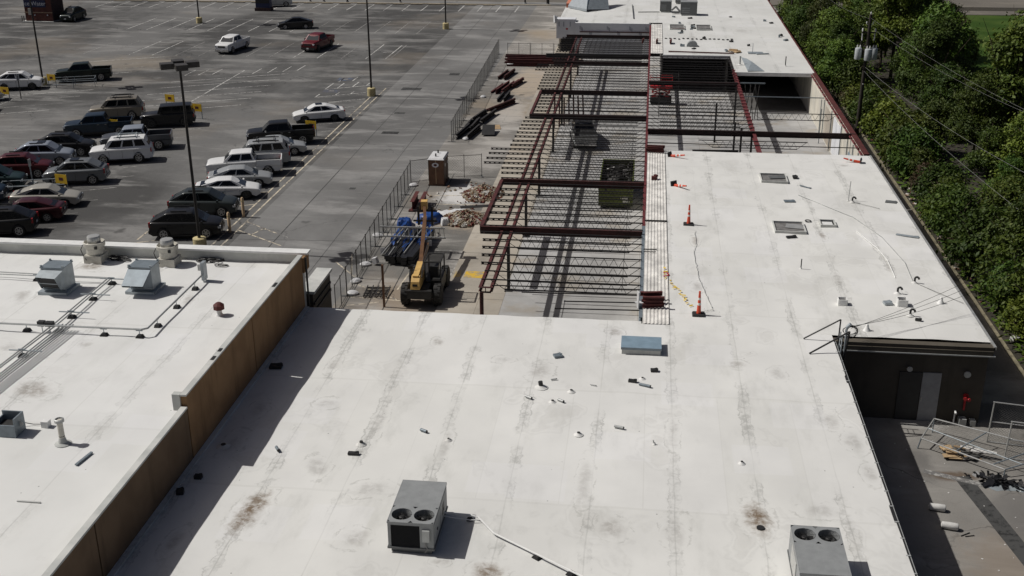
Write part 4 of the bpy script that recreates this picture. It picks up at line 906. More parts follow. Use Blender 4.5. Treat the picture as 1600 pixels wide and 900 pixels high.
tag(MB().cbox((0, 0, .4), (.04, .3, .9), .3).cbox((.1, .2, .15), (.3, .5, .03), .7).obj('plastic_wrap', 'tarp_white', None, loc=(.0, 53.5, 4.0)), 'torn white plastic wrap at the front offcut stack', 'plastic')
# ------------------------------------------------------------------ far part of the strip
fb = thing('far_shop', 'far white roofed part of the strip building with dark open front', 'building', (4, 150, 0))
part(membrane([(-11.4, 146.6, -.0, 172), (0, 145.2, 1.65, 172), (1.65, 123.6, 8.75, 172), (8.75, 114.7, 16.5, 172)], ZN, .02, 5), 'roof', 'roof_membrane_far', fb, smooth=40)
part(membrane([(-9.2, 144.4, 0, 146.6)], ZN, .02, 5), 'roof', 'roof_membrane_far', fb)
part(MB().box((-11.4, 172.1, -.1), (16.5, 172.4, 4)).box((16.2, 84.3, -.1), (16.45, 172, ZN-.05)).box((-11.4, 146.6, -.1), (-11.2, 172, ZN-.05)), 'wall', 'stained_plaster', fb)
part(MB().box((1.8, 148, .1), (16.1, 148.3, 3.7)).box((8.4, 123.8, .1), (8.6, 148, 3.7)).box((1.5, 123.7, .1), (1.62, 145.1, 3.9)), 'inner_wall', 'dark_interior', fb)  # last wall is added to stop sun entering from the open bay
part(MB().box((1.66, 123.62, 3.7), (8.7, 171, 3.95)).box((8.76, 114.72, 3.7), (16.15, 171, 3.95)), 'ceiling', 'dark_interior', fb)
part(MB().box((8.70, 114.55, 3.72), (16.5, 114.71, 4.07)).box((1.6, 123.42, 3.72), (8.72, 123.61, 4.06)), 'fascia', 'tarp_white', fb)
part(MB().box((8.72, 114.72, 3.3), (8.85, 123.6, 4.0)), 'fascia', 'parapet_grey', fb)
part(MB().box((-9.2, 144.2, .1), (.2, 144.38, ZN+.02)).box((-11.6, 144.9, 2.0), (-9.2, 146.5, ZN+.35)), 'wrapped_wall', 'tyvek_grey', fb)
for k, x in enumerate((-8.6, -7.4, -5.2, -3.9, -2.4, -1.2, -.4)):
    for j in range(3):
        part(MB().box((x+.14*j, 144.185, 3.3-.62*(k % 2)-.1*j), (x+.05+.14*j, 144.199, 3.72-.62*(k % 2)-.1*j)), 'printed_mark', 'sign_blue', fb)
for x in (-11.3, -10.7, -9.9): part(MB().box((x, 144.88, 3.5), (x+.06, 144.899, 4.1)), 'printed_mark', 'sign_blue', fb)
part(MB().box((-10.4, 144.87, 3.1), (-10.15, 144.899, 3.3)), 'printed_mark', 'red_paint', fb)
part(MB().bar((-8.6, 144.1, 3.0), (.1, 144.1, 3.0), .08, .12), 'ledger', 'beam_dark', fb)
cv = MB(); 
for k in range(9):
    a = k*pi/8; cv.bar((-11.75-.25*sin(a), 144.6+.3*k, 4.5-.2*k*.3), (-11.75-.25*sin(a+.39), 144.9+.3*k, 4.4-.2*k*.3), .1, .9)
part(cv, 'loose_wrap', 'tarp_white', fb)
part(MB().box((16.2, 84.2, ZN-.05), (16.5, 114.6, ZN+.07)), 'coping', 'rust_red', fb)
fl_ = MB()
for k in range(18): fl_.cbox((16.10, 85+1.68*k, ZN-.1), (.16, 1.2, .12), 0, 0, .5)
part(fl_, 'red_flashing', 'primer_bright', fb)
part(MB().box((16.45, 84.3, 3.4), (16.6, 172, ZN+.05)), 'edge_trim', 'rust_red', fb)
# graffiti-like pale boards on the inner wall face
for (y0, y1, z0, z1, m_) in ((86, 88.2, .3, 2.9, 'tyvek_grey'), (89, 90.6, .3, 2.6, 'skylight_blue'), (91.5, 94, .3, 3.2, 'stained_plaster'), (95, 99, .3, 3.4, 'tyvek_grey'), (99.4, 104, .3, 3.3, 'walk_concrete'), (105, 113.5, .3, 3.5, 'stained_plaster')):
    part(MB().box((16.155, y0, z0), (16.197, y1, z1)), 'wall_board', m_, fb)
for y_ in (86, 88.4, 91, 94.4, 100, 104.5): part(MB().box((16.08, y_, .13), (16.15, y_+.07, 3.7)), 'wall_stud', 'galv_dark', fb)
part(MB().box((8.7, 115.3, .131), (16.1, 147.9, .15)).box((1.7, 124, .131), (8.3, 147.9, .15)), 'shade_floor', 'dark_interior', fb)  # dark sheet over the slab, standing in for deep shade indoors
# equipment on the far roof
def farunit(x, y, W, L, H, label):
    t = thing('rooftop_unit', label, 'air conditioner', (x, y, ZN)); MB().box((-W/2, -L/2, .15), (W/2, L/2, H)).obj('cabinet', 'rtu_grey_dark', t); MB().box((-W/2-.03, -L/2-.03, H), (W/2+.03, L/2+.03, H+.05)).obj('top_panel', 'rtu_grey', t); MB().box((-W/2+.1, -L/2+.1, 0), (W/2-.1, L/2-.1, .15)).obj('curb', 'parapet_grey', t)
    for k in range(3): MB().box((-W/2+.15, -L/2-.02, .4+.25*k), (W/2*.1, -L/2, .5+.25*k)).obj('louvre', 'rtu_grey', t)
    return t
farunit(2.1, 154.8, 1.5, 1.4, 1.4, 'small dark air conditioner on the far roof, left of the pair'); farunit(5.05, 152.4, 2.1, 1.8, 1.7, 'larger dark air conditioner on the far roof, right of the pair'); farunit(4.3, 163., 1.6, 1.6, 1.2, 'dark air conditioner farthest back on the far roof')
tag(MB().path([(2.9, 153.6, ZN+.4), (3.4, 153.2, ZN+.9), (3.9, 152.8, ZN+.4)], .12, 8).cbox((3.4, 153, ZN+.2), (1., .3, .2)).obj('duct_piping', 'rtu_grey_dark'), 'dark piping between the two far air conditioners', 'pipe')
for (x, y, l) in ((3.4, 141.6, 'left'), (6.6, 141.6, 'right')):
    t = hatch(x, y, 1.8, 3.4, 'pale skylight opening on the far roof, %s of two' % l); MB().cbox((.2, -1.4, .14), (1.5, .25, .05), .12).obj('red_frame' if l == 'left' else 'loose_cover', 'rust_red' if l == 'left' else 'wire_black', t)
tb = thing('roof_turbine', 'upright dark half-round roof vent on the far roof', 'roof vent', (4.86, 128.9, ZN)); MB().tube((0, -.35, .0), (0, .35, .0), .62, 16).obj('hood', 'rtu_grey', tb); MB().box((-.3, -.4, -.02), (.7, .4, .06)).obj('base', 'rtu_grey_dark', tb)
tag(MB().cbox((9.3, 125.7, 4.2), (1.3, .3, .1), .1).cbox((9.2, 125.9, 4.3), (.9, .25, .1), -.3).cbox((9.6, 125.5, 4.15), (.7, .5, .1), .6).obj('lumber_pile', 'lumber'), 'small heap of lumber near the open edge of the far roof', 'lumber')
tag(MB().add([(9.8, 122.6, ZN+.05), (9.95, 115.0, ZN+.12), (11.6, 115.2, ZN+.06), (10.6, 118.6, ZN+.35), (10.2, 120.5, ZN+.3), (9.8, 122.6, ZN+.02), (9.95, 115.0, ZN+.02), (11.6, 115.2, ZN+.02)], [(0, 1, 3, 4), (1, 2, 3), (5, 6, 1, 0), (6, 7, 2, 1)]).obj('roof_flap', 'galvanised'), 'torn flap of membrane folded back above the dark opening', 'roof flap')
tag(MB().cbox((11.5, 125.2, 4.12), (1.6, 1., .05)).cbox((11.2, 125.3, 4.6), (.05, .05, 1.)).cbox((12.2, 124.6, 4.14), (1.4, .2, .08), .3).obj('frame_scrap', 'galvanised'), 'grey metal frame with an upright post on the far roof', 'debris')
stub(13.95, 118.2, 1.0, .05, 'dark upright vent pipe near the open edge of the far roof', 'wire_black'); stub(9.4, 118.5, .9, .09, 'pale post beside the torn roof flap', 'parapet_grey')
rnd = random.Random(11)
for k in range(22):
    q = scrap(2.6+13*rnd.random(), 125.5+1.18*k+rnd.random(), rnd.uniform(.25, .6), rnd.uniform(.15, .35), rnd.uniform(.08, .25), rnd.uniform(0, 3), nth(k+1)+' small dark scrap from the near edge of the far white roof', 'wire_black' if k % 2 else 'galv_dark'); q['group'] = 'loose scraps on the far roof'
rnd = random.Random(5)
for k in range(16):
    q = scrap(2.0+.5*k, 133.2+.5*rnd.random(), .25, .18, .08, rnd.uniform(0, 3), nth(k+1)+' dark lump from the left in the dotted row across the far roof', 'wire_black'); q['group'] = 'row of lumps across the far roof'
tag(MB().path([(-2., 148, ZN+.12), (-2.4, 160, ZN+.12)], .06).path([(-1.5, 153.5, ZN+.1), (1.3, 153.9, ZN+.1)], .05).obj('roof_pipe', 'rtu_grey_dark'), 'dark pipe running over the far roof to the air conditioner', 'pipe')
tag(MB().bar((2.2, 124.9, ZN+.12), (9.2, 124.3, ZN+.12), .12, .12).obj('steel_angle', 'rust_red'), 'long red brown angle lying along the far roof edge', 'steel offcut')
# corner tower with blue hipped roof
tw = thing('corner_tower', 'blue grey hipped tower roof with terracotta wall beyond the far roof', 'tower', (-9, 158, 0))
part(MB().box((-11.3, 157.5, -.1), (-7.0, 166, 4.6)), 'wall', 'terracotta', tw)
part(MB().add([(-11.0, 157, 4.4), (-8.3, 153.6, 4.4), (-5.6, 157, 4.4), (-8.3, 161, 8.4)], [(0, 1, 3)]).add([(-11.0, 157, 4.4), (-8.3, 153.6, 4.1), (-8.3, 153.6, 4.4), (-11, 157, 4.1)], [(0, 3, 1, 2)]), 'roof_slope', 'slate_lit', tw)  # paler tone paints sunlight from the left onto this slope
part(MB().add([(-8.3, 153.6, 4.4), (-6.3, 157, 4.4), (-7.6, 161, 8.4), (-8.3, 161, 8.41)], [(0, 1, 2, 3)]), 'roof_slope', 'slate_blue', tw)
part(MB().add([(-8.2, 153.6, 4.38), (-5.4, 156, 4.1), (-6.2, 161, 7.6), (-7.6, 161, 8.4)], [(0, 1, 2, 3)]), 'roof_slope', 'galvanised', tw)
# things inside the frame
db = thing('dumpster', 'olive green roll-off dumpster full of dark rubbish under the joists', 'dumpster', (-1.98, 85.3, .13))
f = MB().box((-1.28, -3.75, .2), (1.28, -3.65, 1.85)).box((-1.28, 3.65, .2), (1.28, 3.75, 1.75)).box((-1.28, -3.65, .2), (-1.2, 3.65, 1.75)).box((1.2, -3.65, .2), (1.28, 3.65, 1.75)).box((-1.2, -3.65, .2), (1.2, 3.65, .3)); f.obj('hull', 'bin_green', db)
for k in range(5): MB().box((-1.15+.52*k, -3.82, .25), (-1.07+.52*k, -3.75, 1.75)).obj('rib', 'bin_green', db)
MB().box((-1.33, -3.8, 1.75), (1.33, -3.66, 1.9)).obj('top_rail', 'bin_green', db); MB().box((.35, -3.765, .75), (1.0, -3.75, .95)).box((.55, -3.765, .5), (1.05, -3.75, .64)).obj('stencil', 'paper_white', db)
for sx in (-.8, .8): MB().tube((sx-.1, -3.6, .17), (sx+.1, -3.6, .17), .17, 12).obj('wheel', 'machine_black', db)
rb = MB(); rnd = random.Random(3)
for k in range(110): rb.cbox((rnd.uniform(-1.1, 1.1), rnd.uniform(-3.5, 3.5), rnd.uniform(.9, 1.45)), (rnd.uniform(.1, .9), rnd.uniform(.08, .5), rnd.uniform(.05, .3)), rnd.uniform(0, 3), rnd.uniform(-.5, .5), rnd.uniform(-.5, .5))
tag(rb.obj('rubbish', 'rubbish_dark', db), kind='stuff')
for k in range(9): MB().cbox((rnd.uniform(-.9, .9), rnd.uniform(-3.2, 2.2), 1.5), (rnd.uniform(.3, .9), rnd.uniform(.05, .2), .05), rnd.uniform(0, 3), .2).obj('scrap_piece', 'paper_white' if k % 2 else 'aluminium', db)
sl_ = thing('scissor_lift', 'red scissor lift with raised railed platform on the slab', 'scissor lift', (1.5, 117.2, .13))
MB().box((-1.1, -.6, .25), (1.1, .6, .75)).obj('chassis', 'machine_black', sl_); MB().box((-1.15, -.62, 1.75), (1.15, .62, 1.87)).obj('platform', 'red_paint', sl_)
for sx in (-.8, .8):
    for sy in (-.55, .55): MB().lathe([(.25, -.1), (.25, .1)], (sx, sy, .25), 12, 'Y').obj('wheel', 'tyre', sl_)
for z in (.8, 1.3): MB().bar((-.95, -.4, z), (.95, -.4, z+.45), .08, .08).bar((.95, -.4, z), (-.95, -.4, z+.45), .08, .08).bar((-.95, .4, z), (.95, .4, z+.45), .08, .08).bar((.95, .4, z), (-.95, .4, z+.45), .08, .08).obj('scissor_arm', 'red_paint', sl_)
rl = MB()
for z in (2.35, 2.85): rl.path([(-1.12, -.6, z), (1.12, -.6, z), (1.12, .6, z), (-1.12, .6, z), (-1.12, -.6, z)], .03)
for sx in (-1.12, 0, 1.12):
    for sy in (-.6, .6): rl.tube((sx, sy, 1.87), (sx, sy, 2.85), .03)
rl.obj('guard_rail', 'red_paint', sl_)
sd = thing('scaffold_tower', 'dark scaffold tower standing in the right bay of the frame', 'scaffold', (2.2, 112, .13))
for sx in (-.9, .9):
    for sy in (-.7, .7): MB().tube((sx, sy, 0), (sx, sy, 4.2), .035).obj('upright', 'bottom_steel', sd)
for z in (1, 2, 3, 4): MB().path([(-.9, -.7, z), (.9, -.7, z), (.9, .7, z), (-.9, .7, z), (-.9, -.7, z)], .028).obj('ledger', 'bottom_steel', sd)
sd2 = thing('scaffold', 'leaning dark scaffold frames at the right hand opening', 'scaffold', (9.9, 111.5, .13))
for k in range(3): MB().tube((-.3+.5*k, 0, 0), (.1+.4*k, -.6, 3.4), .04).tube((.5*k, -.7, 0), (-.4+.5*k, .3, 3.4), .035).obj('frame', 'bottom_steel', sd2)
MB().bar((-.9, 0, 3.5), (1.5, 0, 3.5), .1, .12).obj('plank', 'galv_dark', sd2)
for (x, y, rz, l) in ((12.2, 91.5, 1.1, 'in the right bay near the long girder'), (5.6, 88.3, .05, 'along the far edge of the wing roof')):
    steelpile(x, y, .15 if x > 8 else 2.6, 3, 4.5, .5, rz, 'few dark steel lengths lying '+l, 'bottom_steel', .3, 8)
# ------------------------------------------------------------------ vehicles
VM = {}
def arch_pts(cx, r, z0, n=9):
    return [(cx+r*cos(pi-k*pi/(n-1)), max(z0, .34+r*sin(pi-k*pi/(n-1)))) for k in range(n)]
SPEC = dict(   # half length, half width, lower body profile front -> rear, cabin base/roof points
    sedan=dict(L=2.42, W=.92, wb=1.40, rw=.34, sill=.20, top=[(2.42,.42),(2.42,.62),(2.30,.74),(1.75,.86),(1.30,.93),(.2,.97),(-1.6,1.02),(-2.2,1.03),(-2.36,.98),(-2.42,.78),(-2.42,.45)], cab=[(1.52,.92),(.38,1.41),(-.70,1.41),(-2.18,1.04)], zr=1.47, wt=.64),
    coupe=dict(L=2.38, W=.92, wb=1.38, rw=.34, sill=.20, top=[(2.38,.42),(2.38,.6),(2.26,.73),(1.7,.85),(1.25,.92),(.2,.97),(-1.6,1.04),(-2.2,1.06),(-2.33,.98),(-2.38,.78),(-2.38,.45)], cab=[(1.48,.91),(.32,1.39),(-.65,1.39),(-2.2,1.07)], zr=1.44, wt=.62),
    suv=dict(L=2.36, W=.95, wb=1.40, rw=.385, sill=.26, top=[(2.36,.48),(2.36,.80),(2.22,.94),(1.75,1.04),(1.2,1.10),(.2,1.12),(-1.9,1.16),(-2.28,1.14),(-2.34,.95),(-2.36,.5)], cab=[(1.56,1.07),(.55,1.61),(-1.15,1.61),(-2.27,1.16)], zr=1.69, wt=.70),
    big_suv=dict(L=2.60, W=1.01, wb=1.48, rw=.41, sill=.32, top=[(2.6,.5),(2.6,.95),(2.48,1.07),(1.9,1.13),(1.35,1.17),(.3,1.19),(-2.2,1.22),(-2.52,1.21),(-2.58,1.0),(-2.6,.55)], cab=[(1.50,1.16),(.80,1.78),(-2.05,1.82),(-2.50,1.21)], zr=1.90, wt=.76),
    jeep=dict(L=2.40, W=.95, wb=1.48, rw=.43, sill=.42, top=[(2.4,.6),(2.4,1.02),(2.3,1.12),(.9,1.2),(.6,1.2),(-2.2,1.22),(-2.36,1.2),(-2.4,.6)], cab=[(.90,1.19),(.62,1.78),(-2.15,1.82),(-2.3,1.2)], zr=1.86, wt=.80),
    pickup=dict(L=2.92, W=1.02, wb=1.85, rw=.42, sill=.38, top=[(2.92,.6),(2.92,1.0),(2.8,1.12),(2.3,1.18),(1.5,1.22),(.5,1.24),(-.95,1.26),(-.96,.86),(-2.84,.86),(-2.92,.82),(-2.92,.56)], cab=[(1.62,1.21),(.95,1.76),(-.62,1.80),(-.92,1.24)], zr=1.87, wt=.74))
def chaikin(pts, it=1):
    for _ in range(it):
        q = [pts[0]]
        for a, b_ in zip(pts, pts[1:]): q += [(a[0]*.78+b_[0]*.22, a[1]*.78+b_[1]*.22), (a[0]*.22+b_[0]*.78, a[1]*.22+b_[1]*.78)]
        pts = q+[pts[-1]]
    return pts
def vmesh(kind):
    if kind in VM: return VM[kind]
    s = SPEC[kind]; L, W, rw, wb = s['L'], s['W'], s['rw'], s['wb']; out = {}
    xs_f, xs_r = wb, -wb
    bot = [(-L+.05, s['sill']+.1)] + [(-L+.25, s['sill'])] + arch_pts(xs_r, rw+.07, s['sill']) + arch_pts(xs_f, rw+.07, s['sill']) + [(L-.3, s['sill']), (L-.03, s['sill']+.12)]
    tp_ = s['top']
    if kind == 'pickup': tp_ = chaikin(tp_[:6], 2)+tp_[6:]
    elif kind != 'jeep': tp_ = chaikin(tp_, 2)
    prof = tp_ + bot          # front top -> rear top -> rear bottom -> front bottom
    def plan(x): return 1-.15*max(0, (abs(x)/L-.55)/.45)**2.2
    n = len(prof); vs = []; fs = []
    def ring(y, dz):
        for (x, z) in prof: vs.append((x, y*plan(x), z-dz*max(0, min(1, (z-.55)/.4))))
    lv = [(-W+.03, .20), (-W, .12), (-W+.03, .055), (-W+.10, .02), (-W+.28, 0), (0, -.025 if kind != 'pickup' else 0), (W-.28, 0), (W-.10, .02), (W-.03, .055), (W, .12), (W-.03, .20)]
    for (y, dz) in lv: ring(y, dz)
    for j in range(len(lv)-1):
        for k in range(n): a = j*n+k; b_ = j*n+(k+1) % n; fs.append((a, a+n, b_+n, b_))
    fs += [tuple(range(n)), tuple(reversed(range((len(lv)-1)*n, len(lv)*n)))]
    out['body'] = MB().add(vs, fs).mesh('body', 42)
    # cabin: the side glass lies in one leaning plane
    (x1, z1), (x2, z2), (x3, z3), (x4, z4) = s['cab']; wt = s['wt']; wb_ = (W-.05)*min(plan(x1), plan(x4)); zr = s['zr']
    zlo, zhi = min(z1, z4)-.08, max(z2, z3)
    def side(z): return wb_+(wt-wb_)*(z-zlo)/(zhi-zlo)
    A = [Vector((x, side(z), z)) for x, z in ((x1, z1-.05), (x2, z2), (x3, z3), (x4, z4-.05))]
    mir = lambda v: Vector((v.x, -v.y, v.z))
    ol = [(A[0].x, A[0].z)]+chaikin([(A[1].x+(A[0].x-A[1].x)*.12, A[1].z-(A[1].z-A[0].z)*.12), (A[1].x, A[1].z), (A[2].x, A[2].z), (A[2].x+(A[3].x-A[2].x)*.12, A[2].z-(A[2].z-A[3].z)*.12)], 2)+[(A[3].x, A[3].z)]
    N = len(ol); vs = []; fs = []
    rise = zr-zhi
    def lift(z): return rise*max(0, (z-zlo)/(zhi-zlo)-.75)/.25
    for (fy, g_) in ((-1, 0), (-.93, .55), (-.7, .85), (-.3, 1), (.3, 1), (.7, .85), (.93, .55), (1, 0)):
        for (x, z) in ol: vs.append((x-(.03*g_ if x < 0 else -.03*g_)*0, side(z)*fy, z+lift(z)*g_))
    for j in range(7):
        for k in range(N-1): a = j*N+k; fs.append((a, a+1, a+1+N, a+N))
    fs += [tuple(range(N-1, -1, -1)), tuple(range(7*N, 8*N))]
    out['cabin'] = MB().add(vs, fs).mesh('cabin', 40)
    # glass: bilinear insets, 6 mm proud
    def quad(m, p00, p10, p11, p01, u0, u1, v0, v1, off):
        f = lambda u, v: (p00*(1-u)+p10*u)*(1-v)+(p01*(1-u)+p11*u)*v
        q = [f(u0, v0), f(u1, v0), f(u1, v1), f(u0, v1)]; nrm = (q[1]-q[0]).cross(q[3]-q[0]).normalized()*off
        m.add([p+nrm for p in q]+[p-nrm for p in q], [(0,1,2,3), (7,6,5,4), (0,4,5,1), (1,5,6,2), (2,6,7,3), (3,7,4,0)])
    def fix(m): return m
    g = MB(); quad(g, A[0], mir(A[0]), mir(A[1]), A[1], .05, .95, .12, .90, .014); out['windscreen'] = g.mesh('windscreen')
    g = MB(); quad(g, A[3], mir(A[3]), mir(A[2]), A[2], .07, .93, .16, .88, .014); out['rear_window'] = g.mesh('rear_window')
    if kind == 'pickup': cuts = [(.10, .50), (.55, .93)]
    elif kind in ('big_suv', 'jeep'): cuts = [(.10, .37), (.41, .66), (.70, .93)]
    elif kind == 'suv': cuts = [(.12, .42), (.46, .72), (.75, .90)]
    elif kind == 'coupe': cuts = [(.13, .56), (.59, .82)]
    else: cuts = [(.13, .47), (.51, .80)]
    for i, (u0, u1) in enumerate(cuts):
        for sg in (1, -1):
            q = [A[0], A[3], A[2], A[1]]; q = q if sg > 0 else [mir(v) for v in q]
            g = MB(); quad(g, q[0], q[1], q[2], q[3], u0, u1, .20, .90, .010); out['side_window%d%d' % (i, sg)] = g.mesh('side_window')
    # lights, grille, bumpers, mirrors
    zf = s['top'][1][1]
    for sg in (1, -1):
        out['headlight%d' % sg] = MB().cbox((L-.10, sg*(W-.30), zf-.07), (.2, .34, .15), -sg*.25).mesh('headlight')
        out['taillight%d' % sg] = MB().cbox((-L+.06, sg*(W-.24), .95 if kind not in ('sedan', 'coupe') else .86), (.12, .20, .30 if kind in ('suv', 'big_suv', 'pickup', 'jeep') else .16), sg*.2).mesh('taillight')
        out['mirror%d' % sg] = MB().cbox((x1-.35, sg*(W+.07), z1+.06), (.12, .2, .14)).mesh('mirror')
        out['handle%d' % sg] = MB().cbox((-.1, sg*(W+.005), z1-.14), (.2, .03, .03)).cbox((-1.0 if kind != 'pickup' else -.75, sg*(W+.005), z1-.13), (.18, .03, .03)).mesh('door_handle')
    out['grille'] = MB().cbox((L-.02, 0, zf-.13), (.08, W*.95, .2)).mesh('grille')
    out['bumper_f'] = MB().cbox((L-.06, 0, .44), (.18, W*1.75, .22)).mesh('bumper'); out['bumper_r'] = MB().cbox((-L+.04, 0, .48), (.18, W*1.75, .2)).mesh('bumper')
    out['plate'] = MB().cbox((L+.04, 0, .46), (.02, .3, .14)).cbox((-L-.055, 0, .72), (.02, .3, .14)).mesh('number_plate')
    out['underbody'] = MB().box((-L+.2, -W+.16, .24), (L-.2, W-.16, .62)).mesh('underbody')
    # door shut lines: thin dark strips
    for sg in (1, -1):
        d = MB()
        for x in ((x1-.55, -.15, -1.15) if kind != 'pickup' else (x1-.6, .25, -.88)):
            d.box((x-.008, sg*(W+.001)-.003, s['sill']+.08), (x+.008, sg*(W+.001)+.003, z1-.17))
        d.box((-wb+.5, sg*(W-.01)-.03, s['sill']-.01), (wb-.5, sg*(W-.01)+.03, s['sill']+.06))
        out['shut_lines%d' % sg] = d.mesh('sill_trim')
    if kind == 'pickup':
        for sg in (1, -1): out['bed_side%d' % sg] = MB().box((-2.86, min(sg*(W-.10), sg*(W-.02)), .84), (-.98, max(sg*(W-.10), sg*(W-.02)), 1.24)).mesh('bed_side')
        out['tailgate'] = MB().box((-2.95, -W+.06, .8), (-2.87, W-.06, 1.24)).mesh('tailgate')
        out['liner'] = MB().box((-2.86, -W+.105, .85), (-.98, W-.105, .875)).box((-.977, -W+.1, .86), (-.965, W-.1, 1.2)).mesh('bed_liner')
        out['cover'] = MB().box((-2.88, -W+.05, 1.245), (-.97, W-.05, 1.28)).mesh('bed_cover')
    if kind in ('suv', 'big_suv'):
        for sg in (1, -1): out['roof_rail%d' % sg] = MB().bar((x2-.35, sg*(wt-.14), zr+.035), (x3+.3, sg*(wt-.14), zr+.035), .04, .07).mesh('roof_rail')
        out['rack'] = MB().bar((x2-.6, wt-.14, zr+.09), (x3+.6, wt-.14, zr+.09), .03, .03).bar((x2-.6, -wt+.14, zr+.09), (x3+.6, -wt+.14, zr+.09), .03, .03).bar((x2-.7, -wt+.1, zr+.10), (x2-.7, wt-.1, zr+.10), .06, .04).bar((x3+.7, -wt+.1, zr+.10), (x3+.7, wt-.1, zr+.10), .06, .04).mesh('roof_rack')
    out['sunroof'] = MB().box((.0-.35, -.36, zr+.006), (.0+.28, .36, zr+.022)).mesh('sunroof')
    VM[kind] = out; return out
WM = {}
def wheel_mesh(r):
    if r in WM: return WM[r]
    t = MB().lathe([(r*.62, -.11), (r*.93, -.12), (r, -.09), (r, .09), (r*.93, .12), (r*.62, .11)], (0, 0, 0), 22, 'Y').mesh('tyre', 40)
    m = MB()
    for k in range(22):
        a0, a1 = 2*pi*k/22, 2*pi*(k+1)/22; r0, r1 = r*.56, r*.66
        m.add([(r0*cos(a0), .121, r0*sin(a0)), (r1*cos(a0), .126, r1*sin(a0)), (r1*cos(a1), .126, r1*sin(a1)), (r0*cos(a1), .121, r0*sin(a1))], [(0, 1, 2, 3)])
    for k in range(6):
        a = 2*pi*k/6; c, s_ = cos(a), sin(a); p = (-s_, c)
        m.add([(r*.1*c+p[0]*.05, .124, r*.1*s_+p[1]*.05), (r*.1*c-p[0]*.05, .124, r*.1*s_-p[1]*.05), (r*.6*c-p[0]*.035, .118, r*.6*s_-p[1]*.035), (r*.6*c+p[0]*.035, .118, r*.6*s_+p[1]*.035)], [(0, 1, 2, 3), (3, 2, 1, 0)])
    m.lathe([(.07, .10), (.07, .13)], (0, 0, 0), 10, 'Y')
    WM[r] = (t, m.mesh('rim')); return WM[r]
def car(kind, label, cat, x, y, hd, col, rim='rim_silver', top=None, bumper=None, trim='trim_black', opts=(), S=1.04, z=0, group=None, name=None):
    m = vmesh(kind); s = SPEC[kind]
    t = thing(name or {'pickup': 'pickup_truck', 'sedan': 'sedan_car', 'coupe': 'sedan_car', 'jeep': 'off_road_car'}.get(kind, 'suv_car'), label, cat, (x, y, z+.012), R(hd), group); t.scale = (S*(.95 if kind == 'big_suv' else 1), S, S*dict(suv=1.10, big_suv=1.10, jeep=1.08, pickup=1.07).get(kind, 1.05))
    top = top or col
    link('body', m['body'], t, None, col); link('underbody', m['underbody'], t, None, 'trim_black'); cb = link('cabin', m['cabin'], t, None, top)
    link('windscreen', m['windscreen'], t, None, 'glass_windscreen'); link('rear_window', m['rear_window'], t, None, 'glass_dark')
    for k in m:
        if k.startswith('side_window'): link('side_window', m[k], t, None, 'glass_dark')
    for sg in (1, -1):
        link('headlight', m['headlight%d' % sg], t, None, 'lamp_clear'); link('taillight', m['taillight%d' % sg], t, None, 'lamp_red')
        link('mirror', m['mirror%d' % sg], t, None, col if 'chrome' not in opts else 'chrome'); link('door_handle', m['handle%d' % sg], t, None, col if 'chrome' not in opts else 'chrome')
    link('grille', m['grille'], t, None, 'chrome' if 'chrome' in opts else 'trim_black'); bp = bumper or col
    link('bumper', m['bumper_f'], t, None, bp); link('bumper', m['bumper_r'], t, None, bp); link('number_plate', m['plate'], t, None, 'plate_white'); link('sill_trim', m['shut_lines1'], t, None, 'trim_black'); link('sill_trim', m['shut_lines-1'], t, None, 'trim_black')
    if kind == 'pickup':
        link('bed_side', m['bed_side1'], t, None, col); link('bed_side', m['bed_side-1'], t, None, col); link('tailgate', m['tailgate'], t, None, col); link('bed_liner', m['liner'], t, None, 'trim_black')
        if 'cover' in opts: link('bed_cover', m['cover'], t, None, 'trim_black')
    if 'rack' in m:
        rmt = 'trim_black' if 'silver_rail' not in opts else 'galvanised'
        for sg in (1, -1): link('roof_rail', m['roof_rail%d' % sg], t, None, rmt)
        if 'rack' in opts: link('roof_rack', m['rack'], t, None, rmt)
    if 'sunroof' in opts: link('sunroof', m['sunroof'], t, None, 'glass_dark')
    ty, rm = wheel_mesh(s['rw'])
    for sx in (1, -1):
        for sy in (1, -1):
            wl = link('wheel', ty, t, (sx*s['wb'], sy*(s['W']-.13), s['rw']), 'tyre'); wl.rotation_euler = (0, 0, 0 if sy > 0 else pi)
            link('rim', rm, wl, None, rim)
    return t
for nm, c, mt in (('car_white', (.72, .72, .71), 0), ('car_silver', (.40, .41, .41), .35), ('car_grey', (.19, .20, .205), .35), ('car_black', (.010, .010, .011), 0), ('car_charcoal', (.035, .042, .042), .2), ('car_navy', (.012, .026, .045), .2), ('car_maroon', (.075, .010, .014), .15), ('car_darkred', (.05, .008, .012), .15), ('car_red', (.12, .008, .012), .1), ('car_tan', (.24, .215, .175), .3), ('car_beige', (.42, .40, .35), .3), ('car_bluesilver', (.30, .33, .38), .35), ('car_green', (.008, .016, .013), .1), ('car_teal', (.02, .04, .042), .15), ('car_slate', (.085, .09, .10), .3)):
    paint(nm, c, mt)
